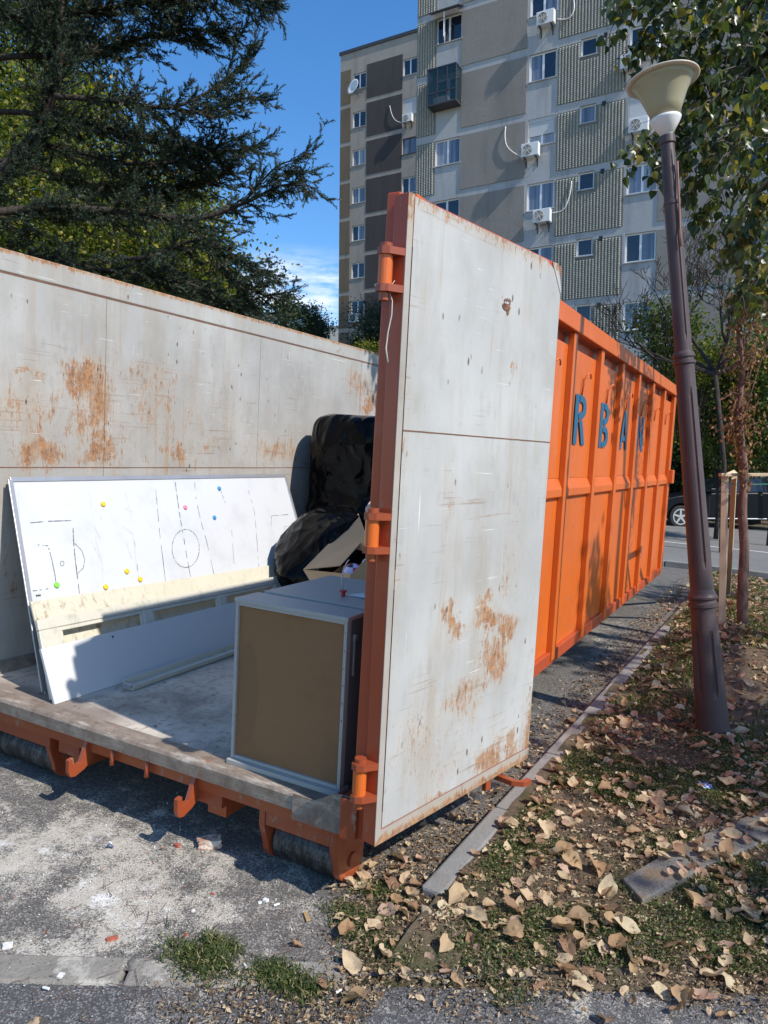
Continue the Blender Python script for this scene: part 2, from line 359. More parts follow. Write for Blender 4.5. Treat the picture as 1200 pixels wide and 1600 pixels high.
# verge: raised soil right of the kerb, feathering out towards the lane in front
def sm(x, a, b):
    t = min(1, max(0, (x-a)/(b-a))); return t*t*(3-2*t)
def front(x, y): return (np.array([x, y])-K0)@KN                  # distance behind the front kerb line
KX = float(ong(800, 1235)[0])+.085                                # right side of the container-side kerb
def verge_h(x, y):
    n = noise.noise(Vector((x*2.3, y*2.3, 0))); n2 = noise.noise(Vector((x*9, y*9, 3)))
    e = sm(front(x, y)+.16*n+.05*n2, -.22, .3)
    back = sm(11.2-y-.55*(x-.4), 0, .5)
    return -.035+e*back*(.075+.018*n+.008*n2+.21*sm(x, .5, 1.15)*sm(y, 2.9, 4.9)*sm(9.2-y, 0, 3))
ys = np.unique(np.concatenate([np.arange(-.9, 4, .05), np.arange(4, 13, .15)])); xs = np.concatenate([np.arange(KX-.005, 3.5, .05), np.arange(3.5, 14, .25)])
def vh(x, y):
    return verge_h(x, y)
sheet('verge', xs, ys, vh, M['soil'])
# little soil tongue left of the kerb, in front of the open door
EA, EB = np.array(ong(535, 1385)[:2]), np.array(ong(545, 1600)[:2]); ED = (EB-EA)/np.linalg.norm(EB-EA)
def edge(x, y): return -(ED[0]*(y-EA[1])-ED[1]*(x-EA[0]))  # right of the ragged left edge of the litter
ES = 1 if edge(EA[0]+1, EA[1]) > 0 else -1
def tongue(x, y):
    n = noise.noise(Vector((x*4, y*4, 7))); r = math.hypot((x-.34)/.34, (y+.12)/.48)
    return -.02+.032*sm(1.15-r+.5*n, 0, .5)*sm(front(x, y), -.06, .08)*sm(ES*edge(x, y)+.05*n, -.03, .06)
sheet('soil_patch', np.arange(-.35, .62, .03), np.arange(-.75, .55, .03), tongue, M['soil'])
# concrete slab path in the verge
def slab(name, pts, h0, h1, mat, parent=None):
    m = MB(); P = [ong(*p) for p in pts]
    n = len(P); m.add([(p[0], p[1], G(p[0], p[1])+h0) for p in P]+[(p[0], p[1], G(p[0], p[1])+h1) for p in P], [tuple(range(n, 2*n))]+[(i, (i+1) % n, n+(i+1) % n, n+i) for i in range(n)])
    return m.build(name, mat, parent, bevel=.006)
pth = tag(empty('path', (0, 0, 0)), kind='structure')
slab('paving_slab', [(1003, 1431), (972, 1396), (1052, 1347), (1092, 1380)], -.02, .063, M['slabc'], pth)
slab('paving_slab', [(1096, 1378), (1056, 1344), (1132, 1308), (1185, 1338)], -.02, .061, M['slabc'], pth)
slab('paving_slab', [(1189, 1336), (1136, 1306), (1260, 1262), (1330, 1300)], -.02, .064, M['slabc'], pth)
slab('paving_slab', [(905, 1470), (880, 1440), (965, 1399), (998, 1434)], -.02, .034, M['slabc'], pth)
# kerbs, stone by stone
def kerb(name, a, b, n, wd, h, base_h=-.06, jit=.004, mt='concrete'):
    root = tag(empty(name, (0, 0, 0)), kind='structure')
    a = np.array(a[:2]); b = np.array(b[:2]); d = (b-a)/n; dn = d/np.linalg.norm(d); nn = np.array([-dn[1], dn[0]])
    for i in range(n):
        p = a+d*i+dn*.006; q = a+d*(i+1)-dn*.006; dz = random.uniform(-jit, jit)*1.5; ds = random.uniform(-jit, jit); dt = random.uniform(-jit, jit)
        m = MB(); V = []
        for hh in (base_h, h+dz):
            for pt, sgn, o_ in ((p, -1, ds), (q, -1, dt), (q, 1, dt), (p, 1, ds)):
                z = pt+nn*(sgn*wd/2+o_); V.append((z[0], z[1], G(z[0], z[1])+hh))
        m.add(V, [(0, 3, 2, 1), (4, 5, 6, 7), (0, 1, 5, 4), (1, 2, 6, 5), (2, 3, 7, 6), (3, 0, 4, 7)])
        m.build('kerb_stone', M[mt], root, bevel=.012)
    return root
ka, kb = ong(672, 1408), ong(1090, 932)
kerb('kerb', ka, kb, 10, .095, .045)
kerb('front_kerb', kp(-3.2, 0), kp(1.12, 0), 6, .13, .003, jit=.0015, mt='concrete_dusty')
kerb('street_kerb', stp(-8, -.07), stp(9, -.07), 17, .13, .1)
# ================================================================== the blocks of flats
def plaster(name, c, stain=.5, rough=.93):
    k = NT(name, rough, 0, .15)
    n = k.noise(.7, 7, .68); s = k.step(k.noise(1.6, 7, .7, k.map((1, 1, .13))), .45, .75); f = k.noise(9, 6, .7)
    col = k.mix(n, tuple(x*.82 for x in c), tuple(min(1, x*1.15) for x in c))
    col = k.mix(k.math('MULTIPLY', s, stain), col, tuple(x*.55 for x in c)); col = k.mix(k.math('MULTIPLY', k.step(f, .5, .72), .35), col, tuple(x*.72 for x in c))
    k.col(col); k.bump(k.noise(14, 7, .7), .5, .02); return k.m
M['conc_wall'] = plaster('grey_plaster', (.42, .42, .415), .7)
M['beige'] = plaster('beige_plaster', (.275, .25, .22), .4)
M['band'] = plaster('band_plaster', (.46,.46,.46), .5)
M['wing_wall'] = plaster('wing_plaster', (.36, .325, .28), .6)
M['ochre'] = plaster('ochre_plaster', (.185, .145, .10), .5)
M['purple'] = plaster('dark_plaster', (.083, .074, .070), .45)
k = NT('ceramic', .55, 0, .5); r = k.attr(); k.col(k.mix(k.noise(1.5, 6, .7), k.mix(r, (.40, .39, .33), (.54, .53, .47)), (.34, .33, .28))); M['ceramic'] = k.m
M['tile_back'] = plaster('tile_backing', (.20, .195, .165), .3)
M['upvc'] = plain('white_upvc', (.78, .78, .77), .4, var=.03)
M['brown_frame'] = plain('dark_window_frame', (.10, .09, .09), .5)
M['white_metal'] = plain('white_metal', (.72, .72, .70), .45, var=.06)
M['dark_metal'] = plain('dark_metal', (.05, .05, .055), .5)
M['black'] = plain('black_plastic', (.015, .015, .016), .5)
def glassm(name, c, fold=None):
    k = NT(name, .07, 0, .9)
    if fold:
        wv = k.noise(7, 2, .5, k.map((1, 1, .03))); k.col(k.mix(k.step(wv, .35, .65), c, fold))
    else: k.col(k.mix(k.noise(.8, 2), tuple(x*.6 for x in c), tuple(x*1.6 for x in c)))
    k.bump(k.noise(1.2, 2), .15, .01); return k.m
M['glass'] = glassm('window_glass', (.012, .018, .03)); M['glass2'] = glassm('window_glass_sheer_curtain', (.09, .11, .15), (.20, .23, .29)); M['glass3'] = glassm('window_glass_pale_curtain', (.2, .21, .24), (.36, .37, .40))
k = NT('shutter_slats', .5); s = k.sep(); k.col(k.mix(k.step(k.math('FRACT', k.math('MULTIPLY', s[2], 18.)), .75, .9), (.56, .56, .55), (.3, .3, .3))); M['shutter'] = k.m

def wall_front(x0, x1, z0, z1, y, holes, d=.16):
    m = MB(); xs = sorted({x0, x1, *[h[0] for h in holes], *[h[1] for h in holes]}); zs = sorted({z0, z1, *[h[2] for h in holes], *[h[3] for h in holes]})
    for a, b in zip(xs, xs[1:]):
        for c, e in zip(zs, zs[1:]):
            mx_, mz_ = (a+b)/2, (c+e)/2
            if any(h[0] < mx_ < h[1] and h[2] < mz_ < h[3] for h in holes): continue
            m.add([(a, y, c), (b, y, c), (b, y, e), (a, y, e)], [(0, 1, 2, 3)])
    for a, b, c, e in holes:
        m.add([(a, y, c), (b, y, c), (b, y, e), (a, y, e), (a, y+d, c), (b, y+d, c), (b, y+d, e), (a, y+d, e)], [(0, 4, 5, 1), (1, 5, 6, 2), (2, 6, 7, 3), (3, 7, 4, 0)])
    return m
def window(root, x0, x1, z0, z1, y, kind=2, gl='glass', gl2=None, fr='upvc', d=.13, sill=True, shutter=0., label=None):
    """frame (the window), its panes, sill and shutter as its sub-parts; y = wall face"""
    t = .06; yf = y+d-.05; m = MB()
    m.box((x0, yf, z0), (x0+t, yf+.06, z1)); m.box((x1-t, yf, z0), (x1, yf+.06, z1)); m.box((x0+t, yf, z0), (x1-t, yf+.06, z0+t)); m.box((x0+t, yf, z1-t), (x1-t, yf+.06, z1))
    spans = [(x0+t, x1-t)]
    if kind == 2:
        c = (x0+x1)/2; m.box((c-.045, yf-.003, z0+t), (c+.045, yf+.06, z1-t)); spans = [(x0+t, c-.045), (c+.045, x1-t)]
    f = m.build('window', M[fr], root)
    if label: f['label'] = label
    for i, (a, b) in enumerate(spans):
        MB().box((a, yf+.02, z0+t), (b, yf+.035, z1-t)).build('pane', M[gl2 if (i and gl2) else gl], f, loc=(0, 0, 0))
    if sill: MB().box((x0-.05, y-.05, z0-.045), (x1+.05, y+d-.04, z0-.004)).build('sill', M['conc_wall'] if fr == 'upvc' else M['dark_metal'], f, loc=(0, 0, 0))
    if shutter:
        h = (z1-z0)*shutter; MB().box((x0+.01, yf-.05, z1-.16), (x1-.01, yf-.004, z1-.002)).box((x0+.03, yf-.03, z1-h), (x1-.03, yf-.006, z1-.16)).build('shutter', M['shutter'], f, loc=(0, 0, 0))
    return f
def ceramic_mesh(w_, h_, hole=None):
    """rows of proud glazed ceramic pieces in vertical ribs"""
    V, Q, A = [], [], []; b = 0; nx = int(w_/.128); nz = int(h_/.074)
    for i in range(nx):
        for j in range(nz):
            x = .03+i*(w_-.06)/nx; z = .02+j*(h_-.04)/nz
            if hole and hole[0]-.09 < x < hole[1]+.0 and hole[2]-.07 < z < hole[3]+.0: continue
            a, c, p = .078, .052, .035
            V += [(x, 0, z), (x+a, 0, z), (x+a, 0, z+c), (x, 0, z+c), (x+.012, -p, z+.006), (x+a-.012, -p, z+.006), (x+a-.012, -p, z+c-.006), (x+.012, -p, z+c-.006)]
            for q in ((4, 5, 6, 7), (0, 1, 5, 4), (1, 2, 6, 5), (2, 3, 7, 6), (3, 0, 4, 7)): Q.append([b+t_ for t_ in q])
            A += [random.random()]*5; b += 8
    return np.array(V), np.array(Q), np.array(A)
BY = 28.5; ST = 2.652; gb = G(-5, BY)
blk = empty('apartment_block', (-13.95, BY, gb), 'tall grey apartment block with beige panels, ribbed ceramic panels and air conditioners', 'apartment block')
holes = []; wins = []
cA, cB, cS, cC, cD, cE = (-13.0, -11.78), (-8.69, -7.54), (-6.55, -5.9), (-4.62, -3.46), (-.35, .85), (3.4, 4.55)
for kf in range(11):
    top = 3.40+ST*kf
    for nm, (a, b) in (('A', cA), ('B', cB), ('S', cS), ('C', cC), ('D', cD), ('E', cE)):
        h = .70 if nm == 'S' else 1.12; t_ = top+(.08 if nm == 'S' else 0)
        holes.append((a, b, t_-h, t_)); wins.append((nm, kf, a, b, t_-h, t_))
ZT = 31.3
m = wall_front(-13.95, 9.5, gb-.3, ZT, BY, holes)
m.build('wall', M['conc_wall'], blk)
MB().box((-13.95, BY+.22, gb-.3), (-13.7, BY+12.8, ZT)).box((9.3, BY+.22, gb-.3), (9.5, BY+12.8, ZT)).box((-13.95, BY+12.8, gb-.3), (9.5, BY+13, ZT)).box((-13.95, BY+.16, gb-.3), (9.5, BY+.22, ZT)).build('outer_wall', M['conc_wall'], blk)
MB().box((-14.05, BY-.1, ZT), (9.6, BY+13.1, ZT+.25)).build('roof', M['dark_metal'], blk)
# panels standing slightly proud of the wall: plaster and ceramic ones, one object each
tv = ceramic_mesh(2.74, 2.30, (.94, 1.60, 1.56, 2.32)); ts = ceramic_mesh(.93, 2.30); tw = ceramic_mesh(2.74, 2.30)
meshes = {}
for kf in range(0, 11):
    z0 = 3.72+ST*(kf-1)+.0; z1 = z0+2.32
    for a, b in ((-11.76, -8.80), (-3.42, -.42), (4.6, 7.4)):
        MB().box((a, BY-.03, z0), (b, BY-.002, z1)).build('wall_panel', M['beige'], blk)
    for key, a, dat in (('s', -13.93, ts), ('t', -7.47, tv), ('t2', .92, tw)):
        wd = .95 if key == 's' else 2.74
        # the small window's hole sits at the top of the ceramic panel below its lintel
        if key == 't':
            t_ = 3.48+ST*kf; hz0, hz1 = t_-.70, min(t_, z1)
            bk = wall_front(a, a+wd, z0, z1, BY-.012, [(cS[0], cS[1], t_-.70, t_)] if t_ < z1 else [(cS[0], cS[1], t_-.70, z1)], .012).build('tile_backing', M['tile_back'], blk)
        else:
            bk = MB().box((a, BY-.012, z0), (a+wd, BY-.002, z1)).build('tile_backing', M['tile_back'], blk)
        if key not in meshes:
            o = raw_mesh('ceramic_tiling', dat[0], dat[1], M['ceramic'], attr=dat[2]); meshes[key] = o.data
        else:
            o = bpy.data.objects.new('ceramic_tiling', meshes[key]); COL.objects.link(o)
        o.parent = blk; o['kind'] = 'stuff'; o.location = Vector((a, BY-.0121, z0))-Vector(blk['off'])
GL = {('B', 4): ('glass2', 'glass2'), ('B', 5): ('glass3', None), ('C', 4): ('glass2', 'glass3'), ('C', 3): ('glass', 'glass2'), ('C', 2): ('glass2', 'glass2'), ('A', 5): ('glass3', 'glass2'), ('B', 6): ('glass2', 'glass'),
      ('C', 5): ('glass2', None), ('S', 5): ('glass2', None), ('D', 3): ('glass2', 'glass')}
for nm, kf, a, b, z0, z1 in wins:
    g1, g2 = GL.get((nm, kf), ('glass', 'glass2' if (kf*3+ord(nm)) % 3 == 0 else None))
    lab = None
    if (nm, kf) == ('B', 5): lab = 'window with its roller shutter half down'
    window(blk, a, b, z0, z1, BY, 1 if nm == 'S' else 2, g1, g2, sill=True, shutter={('B', 5): .62, ('C', 5): .95}.get((nm, kf), 0), label=lab)
    if nm == 'S' and 0 < kf:   # small vent opening beside each small window
        MB().box((-5.64, BY-.052, z1-.2), (-5.5, BY-.013, z1-.02)).build('vent', M['black'], blk)
# glazed balcony box and dark awning in the left window column
ko = 6; t_ = 3.40+ST*ko
bal = MB(); x0, x1, y0, y1, z0, z1 = -13.12, -11.74, BY-.62, BY-.004, t_-1.38, t_+.22
for a, b in (((x0, y0, z0), (x1, y1, z0+.06)), ((x0, y0, z1-.05), (x1, y1, z1))): bal.box(a, b)
for x in (x0, (x0*2+x1)/3, (x0+2*x1)/3, x1-.04): bal.box((x, y0, z0+.06), (x+.04, y0+.04, z1-.05))
bal.box((x0, y1-.05, z0+.06), (x0+.04, y1, z1-.05)); bal.box((x1-.04, y1-.05, z0+.06), (x1, y1, z1-.05)); bal.box((x0+.04, y0, z0+.5), (x1-.04, y0+.035, z0+.55))
bo = bal.build('balcony', M['dark_metal'], blk)
bo['label'] = 'black framed glazed balcony box sticking out of the facade'
k = NT('tinted_glass', .05, 0, .8); k.b.inputs['Alpha'].default_value = .45; k.col((.02, .05, .06)); M['tint'] = k.m
MB().box((x0+.05, y0+.012, z0+.56), (x1-.05, y0+.022, z1-.06)).box((x0+.05, y0+.012, z0+.07), (x1-.05, y0+.022, z0+.49)).box((x1-.03, y0+.05, z0+.07), (x1-.02, y1-.06, z1-.06)).box((x0+.02, y0+.05, z0+.07), (x0+.03, y1-.06, z1-.06)).build('pane', M['tint'], bo, loc=(0, 0, 0))
MB().box((x0+.2, y0+.2, z0+.07), (x1-.5, y1-.1, z0+.42)).build('clutter', M['upvc'], bo, loc=(0, 0, 0))
aw = MB(); t_ = 3.40+ST*7
aw.add([(-13.2, BY-.55, t_+.02), (-11.7, BY-.55, t_+.02), (-11.7, BY-.035, t_+.26), (-13.2, BY-.035, t_+.26), (-13.2, BY-.55, t_-.02), (-11.7, BY-.55, t_-.02), (-11.7, BY-.035, t_+.22), (-13.2, BY-.035, t_+.22)], [(0, 1, 2, 3), (4, 7, 6, 5), (0, 4, 5, 1), (1, 5, 6, 2), (2, 6, 7, 3), (3, 7, 4, 0)])
aw.build('awning', M['dark_metal'], blk)
sa = MB(); rz = Matrix.Translation((-12.62, BY-.0, t_-1.1)) @ Matrix.Rotation(R_(-70), 4, 'Z')
for bx in (((0, 0, 0), (.05, .04, 1.05)), ((.45, 0, 0), (.5, .04, 1.05)), ((.05, 0, 0), (.45, .04, .05)), ((.05, 0, 1.0), (.45, .04, 1.05))): sa.box(*bx, m=rz)
sh = sa.build('open_sash', M['upvc'], blk); MB().box((.05, .015, .05), (.45, .025, 1.0), m=rz).build('pane', M['glass'], sh, loc=(0, 0, 0))

# the block farther back
WY = 44.5; gw = G(-25, WY)
wing = empty('apartment_block', (-28.18, WY, gw), 'farther apartment block with dark purple and ochre panels and flat roof edge', 'apartment block')
WS = 2.672; holes = []; wl = []
for kf in range(11):
    t_ = 30.5-WS*kf
    for j, (a, b) in enumerate(((-27.1, -26.03), (-23.05, -21.98), (-18.6, -17.5))):
        holes.append((a, b, t_-1.1, t_)); wl.append((j, kf, a, b, t_-1.1, t_))
wall_front(-28.18, -12, gw-.3, 32.1, WY, holes).build('wall', M['wing_wall'], wing)
MB().box((-28.18, WY+.22, gw-.3), (-27.9, WY+12, 32.1)).box((-28.18, WY+12, gw-.3), (-12, WY+12.2, 32.1)).box((-12.2, WY+.22, gw-.3), (-12, WY+12, 32.1)).box((-28.18, WY+.16, gw-.3), (-12, WY+.22, 32.1)).build('outer_wall', M['wing_wall'], wing)
MB().box((-28.26, WY-.08, 32.1), (-11.9, WY+12.3, 32.32)).build('roof', M['dark_metal'], wing)
for kf in range(11):
    z1 = 30.92-WS*kf; z0 = z1-2.36
    MB().box((-28.15, WY-.02, z0), (-27.28, WY-.002, z1)).build('wall_panel', M['ochre'], wing)
    MB().box((-25.95, WY-.02, z0), (-23.1, WY-.002, z1)).build('wall_panel', M['purple'], wing)
    MB().box((-21.9, WY-.02, z0), (-18.8, WY-.002, z1)).build('wall_panel', M['purple'], wing)
for j, kf, a, b, z0, z1 in wl:
    g1, g2 = [('glass', None), ('glass', 'glass'), ('glass2', 'glass3'), ('glass2', 'glass2'), ('glass', 'glass2')][(kf+j) % 5]
    window(wing, a, b, z0, z1, WY, 2, g1, g2, fr='upvc' if (j, kf) != (1, 2) else 'brown_frame', shutter=1. if (j, kf) == (1, 1) else 0)
# low pale block far off
fb = empty('house', (-60, 80, G(-60, 80)), 'small pale flat roofed building far behind, left of the apartment blocks', 'building')
p0 = onw(514, 512, 1, 90.); p1 = onw(528.5, 512, 1, 90.); pl = onw(494, 515, 1, 90.)
bx = (float(pl[0]), 90., 0.); fb.location = (bx[0], 90, 0); fb['off'] = [bx[0], 90., 0.]
zt = float(p0[2])
M['cream'] = plaster('cream_plaster', (.66, .6, .5), .1)
MB().box((pl[0]-6, 90, -.2), (p0[0]+1.9, 104, zt)).build('wall', M['cream'], fb)
MB().box((pl[0]-6.1, 89.9, zt), (p0[0]+2.0, 104.1, zt+.15)).build('roof', M['band'], fb)
for i in range(3):
    xw = p0[0]-1.6-i*2.3
    MB().box((xw-.05, 89.93, zt-2.05), (xw+1.15, 89.99, zt-.85)).build('window', M['glass2'], fb)

# air conditioners, brackets, pipes
def ac(px, py, y, label, pipe=None, s=1., hide=False):
    c = onw(px, py, 1, y-.24); w_, h_, d_ = .74*s, .54*s, .27
    r = empty('air_conditioner', tuple(c), label, 'air conditioner', 'air conditioners on the apartment blocks')
    x, yy, z = c
    MB().box((x-w_/2, yy-d_/2, z-h_/2), (x+w_/2, yy+d_/2, z+h_/2)).build('casing', M['white_metal'], r, bevel=.02)
    fx = x-.1; g = MB(); rr = .215*s
    g.tube([(fx, yy-d_/2-.001, z), (fx, yy-d_/2-.012, z)], rr, 20); g.build('fan', M['dark_metal'], r)
    gr = MB()
    for q in (.06, .11, .16, .205):
        gr.tube([(fx+math.cos(a)*q*s, yy-d_/2-.018, z+math.sin(a)*q*s) for a in [i*math.pi/10 for i in range(21)]], .0065, 4, False)
    for a in range(6): gr.tube([(fx, yy-d_/2-.018, z), (fx+math.cos(a*math.pi/3)*rr, yy-d_/2-.018, z+math.sin(a*math.pi/3)*rr)], .006, 4)
    gr.build('fan_grille', M['white_metal'], r)
    for q in (-.24, .24):
        MB().box((x+q-.02, yy-d_/2-.03, z-h_/2-.035), (x+q+.02, y-.003, z-h_/2-.003)).tube([(x+q, yy-.1, z-h_/2-.04), (x+q, y-.02, z-h_/2-.3)], .014, 4).box((x+q-.02, y-.03, z-h_/2-.34), (x+q+.02, y-.003, z-h_/2-.05)).build('bracket', M['dark_metal'], r)
    if pipe:
        pts = [Vector(onw(a, b, 1, y-(.1 if 0 < i < len(pipe)-1 else .05))) for i, (a, b) in enumerate(pipe)]
        # smooth the path
        P = []
        for i in range(len(pts)-1):
            p_, q_ = pts[i], pts[i+1]; a_ = pts[max(i-1, 0)]; b_ = pts[min(i+2, len(pts)-1)]
            for t_ in (0, .25, .5, .75):
                P.append(.5*((2*p_)+(-a_+q_)*t_+(2*a_-5*p_+4*q_-b_)*t_**2+(-a_+3*p_-3*q_+b_)*t_**3))
        P.append(pts[-1]); MB().tube(P, .022, 6).build('pipe', M['white_metal'], r, smooth=True)
    return r
ac(853, 29, BY, 'air conditioner at the top edge of the facade, above the ribbed panels', [(870, 30), (888, 29), (897, 15), (896, -4)])
ac(829, 235, BY, 'air conditioner with curved white pipe beside the half shuttered window', [(816, 245), (803, 239), (792, 228), (789, 213), (790, 198)])
ac(847, 338, BY, 'air conditioner below the double window just above the open container door', [(860, 333), (880, 328), (890, 305), (893, 283)])
ac(985, 96, BY, 'air conditioner below laundry, partly behind the lamp shade rim and poplar leaves')
ac(998, 196, BY, 'air conditioner left of the lamp post neck beneath a white shuttered window')
ac(637, 185, WY, 'air conditioner with drooping white pipe on the farther block', [(628, 192), (618, 188), (612, 178), (609, 165)])
ac(554, 497, WY, 'air conditioner beneath the lowest visible window of the farther block', s=1.15)
# satellite dish
c = onw(551, 135, 1, WY-.7)
r = empty('satellite_dish', tuple(c), 'white round satellite dish near the roof of the farther block', 'satellite dish')
m = MB(); V = []; F = []; nn = Vector((-.25, -.93, .25)).normalized(); a_ = nn.cross(Vector((0, 0, 1))).normalized(); b_ = nn.cross(a_)
V.append(Vector(c)+nn*-.1)
for i in range(1, 5):
    for j in range(20):
        q = i/4*.52; V.append(Vector(c)+(a_*math.cos(j*math.pi/10)+b_*math.sin(j*math.pi/10)*1.06)*q+nn*(-.1+.1*(i/4)**2))
F += [(0, 1+j, 1+(j+1) % 20) for j in range(20)]
for i in range(3): F += [(1+i*20+j, 1+(i+1)*20+j, 1+(i+1)*20+(j+1) % 20, 1+i*20+(j+1) % 20) for j in range(20)]
m.add(V, F); o = m.build('dish', M['white_metal'], r, smooth=True); sm_ = o.modifiers.new('solid', 'SOLIDIFY'); sm_.thickness = .015
MB().tube([Vector(c)+Vector((0, .05, -.1)), Vector(c)+Vector((.1, .35, -.35)), Vector((c[0]+.1, WY-.01, c[2]-.4))], .022, 6).build('mounting_arm', M['dark_metal'], r)
MB().tube([Vector(c)-b_*-.5, Vector(c)+nn*.45], .012, 5).box(tuple(Vector(c)+nn*.45-Vector((.04, .04, .04))), tuple(Vector(c)+nn*.45+Vector((.04, .04, .05)))).build('receiver', M['dark_metal'], r)
# washing on the line in front of a window
r = empty('clothes_line', tuple(onw(1005, 75, 1, BY-.35)), 'clothes line with red and white striped washing and pale sheet by a high window', 'clothes line')
k = NT('striped_cloth', .9); s = k.sep(k.map(rot=(0, R_(35), 0))); k.col(k.mix(k.step(k.math('FRACT', k.math('MULTIPLY', s[2], 9.)), .45, .55), (.7, .66, .66), (.45, .05, .07))); M['stripe'] = k.m
def rag(x0, x1, z1, z0, y, mat):
    m = MB(); V = []; F = []
    for i in range(9):
        for j in range(7):
            V.append((x0+(x1-x0)*i/8, y+.03*math.sin(i*1.6+j*.4), z1+(z0-z1)*j/6*(1+.1*math.sin(i*1.3))))
    F = [(i*7+j, i*7+j+1, (i+1)*7+j+1, (i+1)*7+j) for i in range(8) for j in range(6)]
    m.add(V, F); o = m.build('washing', mat, r, smooth=True); q = o.modifiers.new('s', 'SOLIDIFY'); q.thickness = .006
a, b = onw(976, 72, 1, BY-.4), onw(1034, 62, 1, BY-.4)
zl = (a[2]+b[2])/2
MB().tube([(a[0], BY-.4, zl), (b[0], BY-.4, zl)], .008, 5).box((a[0], BY-.4, zl-.02), (a[0]+.03, BY-.002, zl+.02)).box((b[0]-.03, BY-.4, zl-.02), (b[0], BY-.002, zl+.02)).build('line', M['dark_metal'], r)
xs_ = [onw(q, 65, 1, BY-.4)[0] for q in (984, 1001, 1003, 1012, 1014, 1032)]
rag(xs_[0], xs_[1], zl, zl-.5, BY-.4, M['upvc']); rag(xs_[2], xs_[3], zl, zl-.45, BY-.4, M['stripe']); rag(xs_[4], xs_[5], zl, zl-.62, BY-.4, M['upvc'])
# ================================================================== the roll-off container
def LW(px, py): return tuple(float(c) for c in onc(px, py, 0, -2.33))
M['wall_in'] = grey_rust('container_wall_paint', (.405, .395, .37), [
    (LW(128, 590), (.4, .36, .30), 1.02), (LW(150, 640), (.4, .42, .46), .95), (LW(68, 700), (.4, .3, .2), 1.15), (LW(150, 705), (.4, .4, .2), 1.1), (LW(30, 640), (.4, .5, .2), .7), (LW(230, 660), (.5, 2.2, .45), .42), (LW(300, 760), (.5, 2.5, .5), .4), (LW(220, 590), (.4, .7, .3), .6),
    (LW(45, 590), (.3, .3, .06), .8), (LW(235, 640), (.3, .5, .28), .6), (LW(280, 705), (.3, .35, .14), .85), (LW(330, 690), (.3, .5, .12), .7), (LW(560, 600), (.3, .45, .28), .85),
    (LW(580, 630), (.3, .5, .2), .9), (LW(430, 700), (.3, .8, .22), .75), (LW(60, 650), (.3, .5, .3), .6), (LW(480, 790), (.3, .6, .5), .7), (LW(20, 900), (.3, .5, .5), .45)],
    edge=lambda k: k.math('MULTIPLY', k.step(k.sep()[2], 2.25, 2.32), .9))
M['rail_in'] = grey_rust('container_rail_paint', (.405, .395, .37), [], edge=lambda k: k.math('MULTIPLY', k.step(k.sep()[2], 2.25, 2.305), 1.1))
# door panel coordinates: x along the door 0..1.11, z 0..2.3
DA = .1994; D0 = np.array([.2646, -.0398, -.0773]); DD = np.array([math.sin(DA), math.cos(DA), 0]); DN = np.array([math.cos(DA), -math.sin(DA), 0])
def DP(px, py):                                          # pixel -> door coordinates on the visible face
    p = onplane(px, py, D0, DN)-D0; return (float(p@DD), 0., float(p[2]))
def dedge(k):
    s = k.sep()
    a = k.step(s[2], .10, .0); b = k.step(s[2], 2.17, 2.29); c = k.math('MULTIPLY', k.step(s[0], .10, .02), .35); d = k.math('MULTIPLY', k.step(s[0], 1.0, 1.1), k.step(s[2], .5, .1))
    a = k.math('MULTIPLY', a, .85); return k.math('MAXIMUM', k.math('MAXIMUM', a, k.math('MULTIPLY', b, .75)), k.math('MAXIMUM', c, d))
M['door_in'] = grey_rust('door_panel_paint', (.435, .43, .41), [
    (DP(765, 965), (.26, .3, .11), 1.3), (DP(785, 985), (.16, .3, .16), 1.2), (DP(712, 965), (.08, .3, .11), 1.15), (DP(770, 1035), (.28, .3, .26), .95), (DP(720, 1100), (.28, .3, .18), .8), (DP(800, 880), (.2, .3, .3), .5), (DP(650, 1150), (.3, .3, .3), .5), (DP(700, 780), (.05, .3, .4), .5),
    (DP(740, 1105), (.12, .3, .07), .7), (DP(765, 1190), (.18, .3, .2), 1.35), (DP(803, 1165), (.12, .3, .14), 1.4), (DP(700, 1190), (.3, .3, .2), .5), (DP(790, 478), (.035, .3, .03), .9),
    (DP(800, 580), (.04, .3, .12), .7), (DP(660, 480), (.1, .3, .2), .2), (DP(690, 1240), (.25, .3, .06), .8)], stretch=(1.3, 1.3, .34), edge=dedge)
M['rusty_frame'] = grey_rust('door_frame_paint', (.385, .345, .30), [], edge=lambda k: k.math('MAXIMUM', k.math('MULTIPLY', k.step(k.sep()[2], .06, .0), 1.1), k.math('MULTIPLY', k.step(k.sep()[2], 2.0, 2.25), .8)), brown=.3)
M['orange'] = orange('orange_paint', (.63, .13, .018), .45, .08); M['orange_worn_shaded'] = orange('worn_shaded_orange_paint', (.30, .062, .022), .8, .35); M['orange_dark'] = orange('shaded_orange_paint', (.44, .075, .024), .5, .15)  # dark copy has shade painted in; worn copy is worn and darkened for shade
M['weld'] = plain('rusty_weld', (.21, .10, .06), .9, var=.3, scale=30)
k = NT('sill_metal', .7, .1, .4); n = k.noise(7, 9, .75, k.map((1.5, 1, 1))); f = k.noise(45, 7, .8, k.map((.5, 1, 1)))
st = k.noise(14, 7, .75, k.map((.25, 1, 1))); sp_ = k.sep(); top = k.math('MULTIPLY', k.step(sp_[2], -.03, .0), k.step(sp_[1], .04, .025)); c = k.mix(k.step(n, .35, .68), (.27, .215, .165), (.16, .115, .085)); c = k.mix(k.math('MULTIPLY', k.step(st, .48, .68), k.math('ADD', .35, k.math('MULTIPLY', top, .5))), c, (.56, .50, .42)); c = k.mix(k.step(k.noise(4, 6, .7), .6, .68), c, (.30, .12, .05)); c = k.mix(k.step(f, .62, .72), c, (.09, .06, .045))
k.col(c); k.bump(f, .5, .006); M['sill'] = k.m
